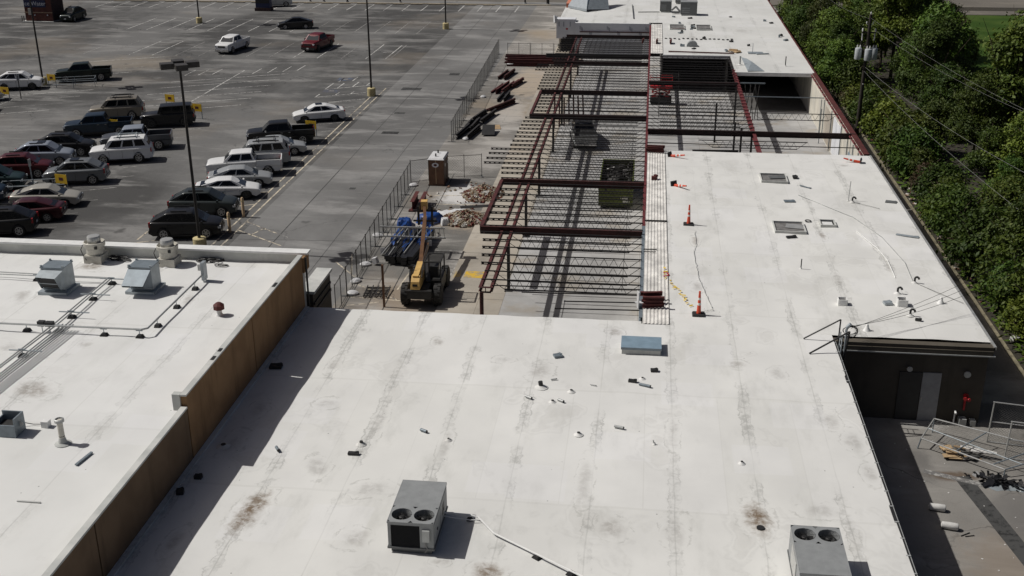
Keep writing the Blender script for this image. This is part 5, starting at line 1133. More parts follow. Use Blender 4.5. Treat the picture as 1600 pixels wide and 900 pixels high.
# row by the drive lane
car('sedan', 'white sedan with dark wheels and sunroof, last in the row beside the drive lane', 'car', -32.0, 107.3, 200, 'car_white', 'rim_dark', opts=('sunroof',))
car('pickup', 'black crew cab pickup with open bed next to the white sedan', 'pickup truck', -33.0, 98.3, 197, 'car_black', opts=('chrome',), bumper='chrome')
car('sedan', 'silver sedan with nose to the drive lane, beside the roof racked suv', 'car', -32.2, 94.6, 19, 'car_silver')
car('big_suv', 'silver suv with black roof rack behind the white pickup', 'suv', -32.6, 91.0, 197, 'car_silver', opts=('rack',))
car('pickup', 'white crew cab pickup in the row by the drive lane', 'pickup truck', -32.9, 88.1, 196, 'car_white', opts=('chrome',), bumper='chrome')
car('sedan', 'grey silver sedan squeezed between the white pickup and the white sedan', 'car', -32.2, 84.9, 17, 'car_silver')
car('coupe', 'white sedan with dark side graphics near the two tan bollards', 'car', -32.1, 81.8, 16, 'car_white', 'rim_dark')
car('suv', 'dark grey suv with red tail lamp, second from the parapet', 'suv', -32.4, 77.5, 9, 'car_charcoal')
car('suv', 'black suv nearest the parapet by the tall lamp post', 'suv', -31.8, 72.7, 11, 'car_black')
# double row to the left
car('big_suv', 'white full size suv with bright roof rails in the double row', 'suv', -44.9, 91.0, 198, 'car_white', opts=('silver_rail', 'rack'))
car('pickup', 'grey pickup with silver cab behind the white full size suv', 'pickup truck', -45.4, 95.2, 198, 'car_slate', top='car_bluesilver')
car('pickup', 'dark blue pickup in the middle of the double row', 'pickup truck', -51.1, 99.6, 199, 'car_navy', opts=('chrome',))
car('big_suv', 'tan suv with roof rack farthest back in the double row', 'suv', -52.2, 106.0, 198, 'car_tan', opts=('rack',))
car('jeep', 'black boxy off-road car beside the tan suv', 'suv', -46.0, 103.8, 198, 'car_black', 'rim_dark', bumper='trim_black')
car('suv', 'black suv facing the white full size suv', 'suv', -50.8, 92.5, 14, 'car_black')
car('suv', 'blue silver crossover with dark sunroof in the double row', 'suv', -51.2, 89.4, 15, 'car_bluesilver', opts=('sunroof',))
car('suv', 'maroon suv at the left edge of the double row', 'suv', -51.2, 85.6, 16, 'car_maroon')
car('suv', 'dark teal car with only its nose in the frame below the maroon suv', 'suv', -51.6, 81.9, 16, 'car_teal')
car('suv', 'dark navy car cut off by the left edge beside the black suv', 'suv', -51.4, 78.6, 16, 'car_navy')
car('suv', 'grey suv with dark glass roof behind the yellow cart corral sign', 'suv', -45.8, 84.4, 193, 'car_grey', opts=('sunroof',))
car('sedan', 'beige silver sedan facing the drive aisle, in front of the yellow sign', 'car', -45.2, 78.3, 15, 'car_beige')
car('sedan', 'dark red sedan with tail to the aisle beside the beige sedan', 'car', -44.8, 74.9, 195, 'car_darkred')
car('suv', 'black suv at the lower left corner of the car park', 'suv', -45.2, 71.7, 195, 'car_black')
# scattered cars
car('suv', 'white crossover at the left edge by the lamp post with the cream base', 'suv', -69.3, 118.4, 18, 'car_white', 'rim_dark')
car('suv', 'pale car cut by the left edge next to a yellow cart sign', 'suv', -70.6, 112.4, 18, 'car_beige')
car('sedan', 'bright red car with only its tail in view at the left edge', 'car', -68.9, 107.2, 198, 'car_red')
car('pickup', 'dark green black pickup parked beside the lamp post with the cream base', 'pickup truck', -64.3, 123.6, 201, 'car_green')
car('pickup', 'pale silver pickup parked alone facing the camera', 'pickup truck', -53.7, 143.6, 262, 'car_white', bumper='chrome')
car('pickup', 'red pickup with black bed parked alone facing the camera', 'pickup truck', -43.0, 146.0, 260, 'car_red', bumper='trim_black', rim='rim_dark')
car('sedan', 'black sedan parked alone at the far side of the lot', 'car', -50.8, 161.8, 196, 'car_black')
car('suv', 'dark green suv parked beside the brick ice kiosk', 'suv', -86.9, 166.4, 268, 'car_green')
car('suv', 'pale car half hidden behind the dark sign pillar at the far kerb', 'suv', -60.4, 183.2, 20, 'car_silver')
car('pickup', 'silver pickup parked on the slab under the bare joists, seen from behind', 'pickup truck', -5.55, 100.9, 98, 'car_silver', top='car_slate', z=.13, opts=('cover',), bumper='chrome')
# ------------------------------------------------------------------ lamp posts, corrals, bollards, kiosk
def lamp_post(x, y, label, H=12.55, base=True):
    t = thing('lamp_post', label, 'lamp post', (x, y, 0))
    MB().tube((0, 0, .5 if base else 0), (0, 0, H), .11, 10, .075).obj('pole', 'pole_bronze', t, smooth=50)
    if base: MB().lathe([(.45, 0), (.45, .82), (.40, .86), (.02, .86)], (0,0,0), 18).obj('base', 'base_yellow', t, smooth=40)
    MB().tube((0, 0, H-.05), (0, 0, H+.12), .14, 10).obj('hub', 'lamp_bronze', t)
    for k in range(4):
        a = k*pi/2+.52; hd = MB().cbox((.80*cos(a), .80*sin(a), H+.06), (.82, .74, .36), a).obj('lamp_head', 'lamp_bronze', t)
        MB().bar((.1*cos(a), .1*sin(a), H+.05), (.55*cos(a), .55*sin(a), H+.05), .08, .08).obj('arm', 'lamp_bronze', t)
        MB().cbox((.80*cos(a), .80*sin(a), H-.13), (.6, .5, .02), a).obj('lens', 'galv_dark', hd)
    MB().box((-.02, -.13, 5.5), (.02, -.1, 5.9)).obj('bracket', 'lamp_bronze', t)
    return t
lamp_post(-29.85, 70.0, 'tall four headed lamp post standing by the parapet and the black suv')
lamp_post(-29.4, 118.7, 'lamp post on a cream base at the end of the divider lines')
lamp_post(-29.0, 163.2, 'lamp post on a cream base far up the drive lane')
lamp_post(-67.8, 120.7, 'lamp post on a cream base beside the white crossover')
lamp_post(-66.6, 165.2, 'lamp post on a cream base far out among empty stalls')
for (x, y, l) in ((-29.25, 77.1, 'farther of the two tan bollards by the parked cars'), (-29.05, 73.6, 'nearer of the two tan bollards by the parked cars')):
    t = thing('bollard', l, 'bollard', (x, y, 0)); MB().lathe([(.11, -.05), (.11, 1.45), (.06, 1.52), (.01, 1.53)], (0,0,0), 14).obj('post', 'bollard_tan', t, smooth=40); MB().lathe([(.113, 1.2), (.113, 1.3)], (0,0,0), 14).obj('band', 'base_yellow', t)
def corral(x, y, hd, label, rails=True, s=1.):
    t = thing('cart_corral', label, 'cart corral', (x, y, 0), R(hd))
    M_ = Matrix.Rotation(R(-hd-12), 4, 'Z')
    for sx in (-.5, .5): q = M_ @ Vector((sx, 0, 0)); MB().tube((q.x, q.y, 0), (q.x, q.y, 1.55), .04, 8).obj('post', 'galv_dark', t)
    MB().box((-.55, -.06, .75), (.55, -.03, 1.5), M_).obj('sign', 'safety_yellow', t); MB().box((-.2, -.067, 1.0), (.2, -.061, 1.25), M_).obj('sign_print', 'rust_red', t)
    if rails:
        for sy in (-.8, .8):
            for z in (.45, .95): MB().tube((0, sy, z), (-4.6, sy, z), .028, 7).obj('rail', 'galvanised', t)
            for xx in (-2.3, -4.6): MB().tube((xx, sy, 0), (xx, sy, 1.), .03, 7).obj('post', 'galv_dark', t)
        MB().tube((-4.6, -.8, .95), (-4.6, .8, .95), .028).obj('rail', 'galvanised', t)
    return t
corral(-66.0, 119.4, 200, 'yellow cart corral sign between the cream lamp base and the dark pickup')
corral(-44.2, 106.7, 200, 'yellow cart corral sign standing clear behind the black off-road car', False)
corral(-48.6, 110.6, 20, 'yellow cart corral sign behind the roof of the black off-road car', False)
corral(-45.6, 81.6, 17, 'yellow cart corral sign with rails between the grey suv and the beige sedan')
corral(-30.9, 100.9, 15, 'yellow cart corral sign at the tail of the black pickup', False)
corral(-67.6, 112.4, 20, 'yellow cart corral sign with rails at the left edge')
corral(-49.6, 99.6, 18, 'yellow cart sign behind the dark blue pickup bed', False)
gw = thing('sign_post', 'slim pale signpost on a concrete foot beside the maroon suv', 'sign post', (-49.0, 83.2, 0)); MB().tube((0, 0, 0), (0, 0, 2.2), .05, 8).obj('post', 'galvanised', gw); MB().box((-.3, -.3, 0), (.3, .3, .25)).obj('foot', 'pipe_grey', gw); MB().box((-.03, -.16, 1.6), (.03, .16, 2.2)).obj('panel', 'aluminium', gw)
gw = thing('sign_post', 'slim dark signpost in front of the white crossover', 'sign post', (-66.6, 113.6, 0)); MB().tube((0, 0, 0), (0, 0, 2.6), .05, 8).obj('post', 'pole_bronze', gw); MB().box((-.16, -.03, 2.0), (.16, .03, 2.6)).obj('panel', 'galvanised', gw)
ki = thing('ice_kiosk', 'red brick ice and water kiosk with dark blue sign panels', 'kiosk', (-91.3, 166.2, 0))
MB().box((-2.15, -1.8, .12), (2.15, 1.8, 4.9)).obj('wall', 'brick_red', ki)
MB().box((2.151, -1.8, .12), (2.2, 1.8, 4.9)).obj('wall', 'brick_dark', ki)
MB().box((-2.6, -2.3, -.05), (2.4, 2.0, .11)).obj('base', 'parapet_grey', ki)
MB().box((-2.18, -1.87, 1.3), (2.22, -1.8, 1.45)).obj('band', 'brick_band', ki)
MB().box((-2.1, -1.88, 2.15), (1.3, -1.81, 3.2)).obj('sign', 'sign_blue', ki); MB().box((-1.5, -1.88, 3.45), (.6, -1.81, 4.4)).obj('sign', 'sign_blue', ki)
MB().box((-1.5, -2.05, 1.05), (-1.1, -1.81, 2.0)).obj('dispenser', 'fan_cream', ki)
for x in (-.6, 1.4): MB().lathe([(.02, 0), (.1, .02), (.1, .1)], (x, -1.92, 1.0), 10, 'Y').obj('light', 'sign_white', ki)
for xx in (-2.3, -2.6): MB().tube((xx, -2.1, 0), (xx, -2.1, .9), .06).obj('guard_post', 'pole_bronze', ki)
def text(body, size, loc, mat, parent=None, rot=(pi/2, 0, 0), name='lettering', ext=.012):
    cu = bpy.data.curves.new(name, 'FONT'); cu.body = body; cu.size = size; cu.extrude = ext; cu.align_x = 'CENTER'; cu.align_y = 'CENTER'
    o = bpy.data.objects.new(name, cu); COL.objects.link(o); dg = bpy.context.evaluated_depsgraph_get(); me = bpy.data.meshes.new_from_object(o.evaluated_get(dg)); bpy.data.objects.remove(o)
    me.materials.append(MATS[mat]); q = link(name, me, parent, loc); q.rotation_euler = rot; return q
text('Ice Water', .86, (-.42, -1.89, 2.68), 'sign_white', ki)
sp = thing('sign_pillar', 'dark square sign pillar near the far kerb casting a long shadow', 'sign', (-61., 178.5, 0)); MB().box((-1.15, -.6, -.05), (1.15, .6, 6.5)).obj('panel', 'sign_blue', sp); MB().box((-1.3, -.75, -.05), (1.3, .75, .5)).obj('base', 'brick_dark', sp); MB().box((-1.1, -.62, 1.2), (1.1, -.6, 6.2)).obj('face', 'machine_black', sp)
for (x, y, l) in ((-56.5, 189., 'leftmost'), (-54.1, 188.9, 'second from the left'), (-50.1, 188.9, 'third from the left'), (-41.2, 189.2, 'fourth from the left'), (-20.4, 189.8, 'fifth from the left'), (-16.6, 189.4, 'thick one at the right end')):
    t = thing('street_pole', 'dark pole on the far verge, '+l, 'pole', (x, y, 0)); MB().tube((0, 0, -.1), (0, 0, 7), .14 if 'thick' not in l else .25, 8).obj('pole', 'pole_bronze', t); MB().lathe([(.25, -.05), (.25, .2)], (0,0,0), 8).obj('base', 'pipe_grey', t)
# ------------------------------------------------------------------ construction fence of loose chain link panels
def link_mesh(Wd, Hh, p=.22, r=.0035):
    m = MB(); n = int((Wd+Hh)/p)
    for k in range(n):
        c = k*p
        x0, z0 = (c, 0) if c <= Wd else (Wd, c-Wd); x1, z1 = (c-Hh, Hh) if c >= Hh else (0, c)
        m.bar((x0, 0, z0), (x1, 0, z1), r*2, r*2); m.bar((Wd-x0, .01, z0), (Wd-x1, .01, z1), r*2, r*2)
    return m.mesh('chain_link')
PW, PH = 3.0, 1.85
lm = link_mesh(PW, PH); pm = MB().tube((0, 0, 0), (0, 0, PH+.1), .026, 7).mesh('post'); rm_ = MB().tube((0, 0, 0), (PW, 0, 0), .021, 7).mesh('rail'); ft = MB().cbox((0, 0, .02), (.12, .7, .04)).mesh('foot')
sbm = MB().lathe([(.02, 0), (.3, .01), (.33, .1), (.22, .2), (.05, .22)], (0,0,0), 9).mesh('sandbag', 60)
def panel(x0, y0, x1, y1, label, mid=True, group='temporary fence panels'):
    t = thing('temporary_fence', label, 'fence', (x0, y0, .01), math.atan2(y1-y0, x1-x0), group); d = math.hypot(x1-x0, y1-y0); t.scale = (d/PW, 1, 1)
    for k in ((0, .5, 1) if mid else (0, 1)): link('post', pm, t, (k*PW, 0, 0), 'pole_bronze')
    for z in (.08, PH): link('rail', rm_, t, (0, 0, z), 'pole_bronze')
    link('chain_link', lm, t, (0, 0, .04), 'wire_grey')
    for k in (0, 1): link('foot', ft, t, (k*PW, 0, 0), 'rtu_grey_dark')
    return t
nf = 9
for k in range(nf):
    y0 = 59.9+2.98*k; x0 = -17.65-.105*k*.98
    panel(x0, y0, x0-.1, y0+2.9, nth(k+1)+' chain link fence panel from the near end, along the lane by the telehandler')
panel(-18.65, 86.9, -16.0, 88.6, 'dark chain link panel turned behind the brown portable toilet'); panel(-16., 88.6, -13.2, 89.4, 'sagging chain link panel right of the brown portable toilet')
for k in range(16):
    y0 = 100.2+2.75*k; panel(-17.55-.08*k, y0, -17.63-.08*k, y0+2.68, nth(k+1)+' chain link fence panel in the far run beside the steel stacks')
for k in range(3): panel(-17.4+2.9*k, 141.5, -14.6+2.9*k, 141.6, nth(k+1)+' chain link panel from the left behind the long red beams')
for (x, y, l) in ((-17.8, 65.2, 'at the fence foot near the blue tarps'), (-17.5, 63.2, 'at the fence foot beside the pallet'), (-17.9, 68.2, 'leaning by the black tarp'), (-18.4, 73.9, 'outside the fence by the blue tarp'), (-18.3, 86.2, 'beside the portable toilet'), (-16.4, 101.2, 'by the end of the far fence'), (-17.3, 119, 'half way up the far fence'), (-16.6, 137.5, 'near the far fence corner')):
    o = link('sandbag', sbm, None, (x, y, .01), 'tarp_white'); o.scale = (1.2, .9, 1); o.rotation_euler = (0, 0, x*7); tag(o, 'white sandbag '+l, 'sandbag')
# tall lone post near the telehandler
t = thing('fence_post', 'lone brown timber post standing left of the telehandler wheels', 'post', (-15.1, 61.4, .01)); MB().box((-.06, -.06, 0), (.06, .06, 2.7)).obj('post', 'potty_brown', t)
# ------------------------------------------------------------------ portable toilet (double)
pt = thing('portable_toilet', 'brown double portable toilet with a white roof beside the fence', 'portable toilet', (-16.45, 87.5, .01), .0)
MB().box((-.6, -1.1, .08), (.6, 1.1, 2.15)).obj('cabin', 'potty_brown', pt); MB().box((-.66, -1.16, 0), (.66, 1.16, .1)).obj('skid', 'potty_dark', pt)
MB().add([(-.68,-1.18,2.15),(.68,-1.18,2.15),(.68,1.18,2.15),(-.68,1.18,2.15),(-.58,-1.05,2.27),(.58,-1.05,2.27),(.58,1.05,2.27),(-.58,1.05,2.27)], [(3,2,1,0),(4,5,6,7),(0,1,5,4),(1,2,6,5),(2,3,7,6),(3,0,4,7)]).obj('roof', 'tarp_white', pt)
for sy in (-.5, .55): MB().tube((-.1, sy, 2.25), (-.1, sy, 2.5), .06, 8).obj('vent_pipe', 'wire_black', pt)
for k in range(5): MB().box((-.56+.26*k, -1.125, .15), (-.52+.26*k, -1.1, 2.1)).obj('rib', 'potty_brown' if k != 2 else 'bollard_tan', pt)
for sy in (-.52, .52): d = MB().box((.6, sy-.42, .15), (.63, sy+.42, 2.08)).obj('door', 'potty_dark', pt); MB().lathe([(.14, 0), (.14, .015)], (0, 0, 0), 14, 'Y').obj('badge', 'sign_white', d, loc=(.64, sy, 1.6)).rotation_euler = (0, 0, -pi/2)
bg_ = MB().lathe([(.24, 0), (.24, .012)], (0, 0, 0), 18, 'Y').obj('badge', 'sign_white', pt, loc=(-.05, -1.128, 1.72)); bg_.rotation_euler = (0, 0, pi); bg_.scale = (1.15, 1, .8)
MB().lathe([(.12, 0), (.12, .02)], (0, 0, 0), 14, 'Y').obj('badge_mark', 'rust_red', bg_)
# ------------------------------------------------------------------ telehandler
th = thing('telehandler', 'tan telehandler with black wheels and its boom raised away from the camera', 'telehandler', (-12.95, 63.5, .01), pi/2+.03)
for sx in (-1.45, 1.55):
    for sy in (-.98, .98):
        wv = MB().lathe([(.38, -.22), (.60, -.23), (.66, -.17), (.66, .17), (.60, .23), (.38, .22)], (0, 0, 0), 24, 'Y')
        for k in range(20):
            a = 2*pi*k/20; wv.cbox((.665*cos(a), .1*(1 if k % 2 else -1), .665*sin(a)), (.06, .2, .07), 0, 0, -a)
        wv = wv.obj('wheel', 'tyre', th, loc=(sx, sy, .67)); MB().lathe([(.30, -.2), (.36, -.12), (.36, .12), (.30, .2)], (0,0,0), 16, 'Y').obj('rim', 'tan_machine', wv, smooth=40)
        MB().box((sx-.15, min(sy*.3, sy*.75), .5), (sx+.15, max(sy*.3, sy*.75), .85)).obj('axle', 'machine_black', th)
MB().box((-2.2, -.52, .62), (2.3, .52, 1.25)).obj('chassis', 'machine_black', th); MB().box((-2.45, -.72, .75), (-2.15, .72, 1.25)).obj('counterweight', 'machine_black', th)
MB().box((-1.15, -1.15, .7), (.75, -.55, 1.45)).obj('engine_cover', 'machine_black', th)
MB().add([(-2.35,-.05,1.3),(-2.35,.55,1.3),(-.1,.55,1.3),(-.1,-.05,1.3),(-2.25,-.0,1.75),(-2.25,.5,1.75),(-1.9,.5,2.02),(-1.9,0,2.02),(-.1,.5,1.72),(-.1,0,1.72)], [(3,2,1,0),(0,1,5,4),(4,5,6,7),(7,6,8,9),(1,2,8,6,5),(3,0,4,7,9),(2,3,9,8)]).obj('rear_frame', 'tan_machine', th)
MB().cbox((-2.31, .25, 1.55), (.02, .3, .14)).obj('badge', 'machine_black', th)
# cab with roof guard, on the right of the boom
for (x, y) in ((-1.0, -1.1), (-1.0, -.15), (.5, -1.1), (.5, -.15)): MB().tube((x, y, 1.3), (x+.05, y, 2.55), .045, 7).obj('cab_post', 'machine_black', th)
gr = MB().path([(-1., -1.1, 2.55), (.55, -1.1, 2.55), (.55, -.15, 2.55), (-1., -.15, 2.55), (-1., -1.1, 2.55)], .045)
for k in range(7): gr.bar((-.85+.2*k, -1.1, 2.57), (-.85+.2*k, -.15, 2.57), .05, .03)
gr.obj('roof_guard', 'machine_black', th); MB().box((-.6, -.9, 1.3), (-.1, -.4, 1.75)).box((-.68, -.9, 1.4), (-.58, -.4, 2.15)).obj('seat', 'coil_black', th); MB().box((-1.0, -1.12, .8), (.5, -.12, 1.3)).obj('cab_floor', 'machine_black', th)
b0, b1, b2 = Vector((-2.0, .25, 1.85)), Vector((2.6, .30, 2.35)), Vector((6.6, 1.05, 3.55))
def beam(o, p0, p1, w_, h, nm, mt): return MB().bar(p0, p1, w_, h).obj(nm, mt, o)
beam(th, b0, b0.lerp(b1, .42), .34, .38, 'boom', 'tan_machine'); beam(th, b0.lerp(b1, .42), b1, .28, .32, 'boom_section', 'boom_orange'); beam(th, b0.lerp(b1, .45), b2.lerp(b1, .3), .23, .27, 'boom_section', 'boom_orange'); beam(th, b1.lerp(b2, .55), b2, .19, .22, 'boom_section', 'boom_orange')
MB().cbox(b2+Vector((.15, .02, .1)), (.5, .42, .55), .1).obj('boom_head', 'tan_machine', th); MB().tube((-.6, .25, 1.2), b0.lerp(b1, .75)-Vector((0, 0, .2)), .07, 8).obj('lift_cylinder', 'chrome', th)
for sy in (-.45, .45): MB().box((6.5, 1.0+sy-.07, 2.3), (6.62, 1.0+sy+.07, 3.6)).box((6.6, 1.0+sy-.06, 2.3), (7.9, 1.0+sy+.06, 2.37)).obj('fork', 'machine_black', th)
MB().bar((6.52, .2, 3.3), (6.52, 1.8, 3.3), .1, .1).bar((6.52, .2, 2.6), (6.52, 1.8, 2.6), .1, .1).obj('carriage', 'joist_steel', th)
MB().path([(-1.9, -.1, 1.9), (0, .1, 2.3), (2, .15, 2.55)], .03).obj('hose', 'wire_black', th)
MB().tube((-1.3, .6, 1.4), (-1.3, .6, 2.3), .03).cbox((-1.3, .66, 2.3), (.04, .3, .2)).obj('mirror', 'machine_black', th)
ld = thing('ladder', 'aluminium extension ladder lying crosswise in front of the telehandler boom', 'ladder', (-15.2, 71.2, 1.35), .01); 
for dz in (-.38, .38): MB().bar((-2.3, -dz*.3, dz), (2.15, -dz*.3, dz), .09, .10).obj('stile', 'aluminium', ld)
for k in range(15): MB().tube((-2.15+.3*k, .11, -.38), (-2.15+.3*k, -.11, .38), .03, 6).obj('rung', 'aluminium', ld)
# ------------------------------------------------------------------ heaps and stacks on the apron
def bundle(label, x, y, rz, L, W, Hh, seed, blue):
    """roofing packs under torn tarps: packs in rows, strips of tarp laid over"""
    t = thing('material_stack', label, 'material stack', (x, y, .01), rz); rnd = random.Random(seed)
    for i in range(int(W/.42)):
        for j in range(2): MB().cbox((rnd.uniform(-.1, .1), -W/2+.21+.42*i, .25+j*Hh/2), (L*rnd.uniform(.85, 1), .36, Hh/2*.9), rnd.uniform(-.03, .03)).obj('pack', 'tarp_black', t)
    for k in range(blue):
        n = 8; vs = []; x0 = rnd.uniform(-L/2, 0); y0 = -W/2+W*k/blue; ww = W/blue*rnd.uniform(.35, .8); ll = rnd.uniform(.5, .75)*L
        for i in range(n+1):
            for j in range(4): vs.append((x0+ll*i/n, y0+ww*j/3, Hh+.19+.05*sin(i*1.7+k)+.05*sin(j*2.3+i)-(.35 if i in (0, n) else 0)))
        MB().add(vs, [(i*4+j, i*4+j+1, (i+1)*4+j+1, (i+1)*4+j) for i in range(n) for j in range(3)]).obj('tarp', ('tarp_blue', 'tarp_blue', 'tarp_black')[k % 3], t, smooth=60)
    for k in range(14): yy = rnd.uniform(-W/2, W/2); MB().bar((-L/2+rnd.uniform(0, .6), yy, Hh+.18), (L/2-rnd.uniform(0, .8), yy+rnd.uniform(-.1, .1), Hh+.2), .05, .05).obj('batten', 'aluminium' if k % 5 == 0 else 'machine_black', t)
    for k in range(4): MB().cbox((rnd.uniform(-L/2, L/2), rnd.choice((-W/2-.1, W/2+.1)), .3), (.35, .3, .4), rnd.uniform(0, 3), .3).obj('plastic_scrap', 'tarp_white', t)
    return t
bundle('long dark material stack under torn blue and black tarps ahead of the telehandler', -15.75, 71.3, 1.52, 6.2, 2.5, .55, 3, 8)
def tarped(label, x, y, rz, L, W, Hh, mat, seed):
    rnd = random.Random(seed); n, m_ = 12, 10; vs = []
    for i in range(n+1):
        for j in range(m_+1):
            u, v = i/n*2-1, j/m_*2-1; e = max(abs(u), abs(v)); zz = Hh*(1-max(0, (e-.72)/.28)**1.4)+.06*sin(i*2.1+seed)*cos(j*1.7)+rnd.uniform(-.02, .02)
            vs.append((u*L/2*(1+.05*rnd.uniform(-1, 1)), v*W/2*(1+.05*rnd.uniform(-1, 1)), max(.01, zz)))
    o = MB().add(vs, [(i*(m_+1)+j, (i+1)*(m_+1)+j, (i+1)*(m_+1)+j+1, i*(m_+1)+j+1) for i in range(n) for j in range(m_)]).obj('tarped_load', mat, None, smooth=60, loc=(x, y, .01)); o.rotation_euler = (0, 0, rz); return tag(o, label, 'tarp')
tarped('bright blue tarp over a pallet load behind the ladder', -15.3, 77.4, .9, 1.8, 1.3, .65, 'tarp_blue', 1); tarped('smaller blue tarp bundle left of the telehandler boom tip', -17.0, 76.5, .2, 1.1, 1.0, .5, 'tarp_blue', 4)
tarped('white plastic sheet spread on the ground by the blue tarp', -13.9, 79.3, .5, 2.6, 2.2, .12, 'tarp_white', 7); tarped('white rolled bag beside the bright blue tarp', -14.1, 76.9, .3, .6, .6, .5, 'tarp_white', 9)
for (x, l, h) in ((-17.1, 'left', 1.5), (-16.45, 'right', 1.35)):
    t = thing('steel_column', 'dark red steel column section standing by the fence, %s of two' % l, 'steel column', (x, 79.8, .01)); MB().ibeam((0, 0, .4), (.0, 2.2, .55), .30, .65).obj('section', 'rust_red', t); MB().cbox((0, 0, .05), (.5, .5, .1)).obj('foot_plate', 'rust_red', t)
pl = thing('pallet_frame', 'dark open metal pallet frames lying by the fence', 'pallet', (-16.0, 63.4, .02), .05)
for k in range(7): MB().bar((-.75, -.7+.23*k, .14+.02*(k % 2)), (.75, -.7+.23*k, .14), .05, .05).obj('slat', 'bottom_steel', pl)
for k in range(5): MB().bar((-.7+.35*k, -.75, .06), (-.7+.35*k, .75, .24), .05, .05).obj('runner', 'bottom_steel', pl)
def heap(label, x, y, rx, ry, h, n, seed):
    rnd = random.Random(seed); m = MB()
    for k in range(n):
        a = rnd.uniform(0, 2*pi); r = math.sqrt(rnd.random()); zz = h*(.9-.85*r)*rnd.uniform(.7, 1.05)
        m.cbox((rx*r*cos(a), ry*r*sin(a), zz+.04), (rnd.uniform(.06, .30), rnd.uniform(.06, .18), rnd.uniform(.04, .13)), rnd.uniform(0, 3), rnd.uniform(-.8, .8), rnd.uniform(-.8, .8))
    if h > .1:
        nn = 14; vs = [(0, 0, h*.85)]+[(rx*f*cos(2*pi*k/nn)*(1+.12*sin(3*k)), ry*f*sin(2*pi*k/nn), h*g_+rnd.uniform(-.05, .05)) for f, g_ in ((.4, .6), (.75, .25), (1.05, 0)) for k in range(nn)]
        m.add(vs, [(0, 1+k, 1+(k+1) % nn) for k in range(nn)]+[(1+j*nn+k, 1+(j+1)*nn+k, 1+(j+1)*nn+(k+1) % nn, 1+j*nn+(k+1) % nn) for j in range(2) for k in range(nn)])
    o = m.obj('rubble_heap', 'rubble', None, loc=(x, y, .01)); o['label'] = label; o['category'] = 'rubble heap'; o['kind'] = 'stuff'; return o
heap('heap of broken brick and plaster rubble farther up by the canopy edge', -12.3, 84.2, 1.6, 1.9, .95, 800, 1); heap('heap of broken brick rubble nearer the telehandler', -12.9, 78.0, 1.7, 1.6, .85, 800, 2)
tag(MB().cbox((0, 0, .5), (2.6, .25, .03), .3, .5).obj('steel_plate', 'machine_black', None, loc=(-12.1, 79.6, .1)), 'dark bent sheet lying behind the nearer rubble heap', 'sheet metal')
rnd = random.Random(21)
tag(heap('scattered crumbs of rubble on the apron', -13.6, 83, 3.2, 4.5, .02, 70, 5), kind='stuff')
# stacks of steel along the far fence
for i, (x, y, rz, n, L, W, mt, l) in enumerate(((-16.4, 103.2, 1.42, 6, 4.6, 1.0, 'bottom_steel', 'dark steel stack nearest the end of the far fence'), (-15.9, 109.5, 1.4, 6, 5.0, .9, 'bottom_steel', 'second dark steel stack along the far fence'), (-14.9, 114.5, 1.15, 4, 6, .6, 'beam_dark', 'long dark girders angled towards the red stack'), (-15.7, 123.2, 1.4, 7, 6.0, 1.3, 'primer_red', 'red steel stack half way along the far fence'), (-16.2, 130.5, 1.42, 5, 5, .8, 'beam_dark', 'dark steel stack beyond the red one'), (-15.0, 118.6, 1.5, 5, 4, .7, 'bottom_steel', 'short dark stack just before the red stack'), (-16.6, 106.2, 1.5, 5, 4, .6, 'bottom_steel', 'dark stack hard against the far fence'), (-14.6, 125.8, 1.35, 4, 4.5, .6, 'primer_red', 'red lengths lying inside the red stack'))):
    steelpile(x, y, .01, n, L, W, rz, l, mt, .45, i+30)
steelpile(-12.6, 138.0, .01, 12, 10.5, 3.2, -.02, 'big stack of long dark red beams lying across the far end', 'primer_red', 1.0, 50)
tag(MB().cbox((0, 0, .02), (1.6, 1.7, .03), .2).obj('plywood_sheet', 'cardboard', None, loc=(-14.6, 106.0, .02)), 'tan plywood sheet beside the second steel stack', 'plywood'); tag(MB().cbox((0, 0, .35), (1.2, 2.2, .03), .1, .2).obj('plywood_sheet', 'machine_black', None, loc=(-14.6, 103.6, .02)), 'dark sheet leaning on the nearest far steel stack', 'sheet')
# ------------------------------------------------------------------ back alley at the right
def framepanel(x0, y0, x1, y1, z0, z1, label, lying=False, W=2.4):
    pass
al = thing('fallen_fence', 'long chain link panel lying tilted on the alley floor', 'fence', (14.9, 47.2, 0))
P0, P1, P2, P3 = Vector((13.15, 47.6, .55)), Vector((14.05, 49.2, .75)), Vector((19.0, 46.6, .75)), Vector((16.3, 45.5, .35))
for a, b_ in ((P0, P1), (P1, P2), (P0, P3)): at(al, MB().tube(a, b_, .035, 7), 'rail', 'aluminium')
at(al, MB().tube(P1, P0, .03).tube(P3, P3.lerp(P2, .55), .03), 'rail', 'galv_dark')
for f_ in (.42, .85): at(al, MB().tube(P1.lerp(P2, f_), P0.lerp(P3, f_), .03), 'brace', 'galv_dark')
at(al, MB().tube(P0.lerp(P1, .5), P3.lerp(P2, .3), .025), 'rail', 'galvanised'); at(al, MB().tube(P0, (P0.x-.1, P0.y, .02), .03).tube(P1, (P1.x, P1.y, .02), .03).tube(P3, (P3.x, P3.y, .02), .03), 'foot', 'galv_dark')
cm = MB(); 
for k in range(1, 26): f_ = k/26; cm.bar(P1.lerp(P2, f_*.95), P0.lerp(P3, f_), .006, .006)
for k in range(1, 12): f_ = k/12; cm.bar(P1.lerp(P0, f_), P2.lerp(P3, f_), .006, .006)
at(al, cm, 'chain_link', 'wire_grey')
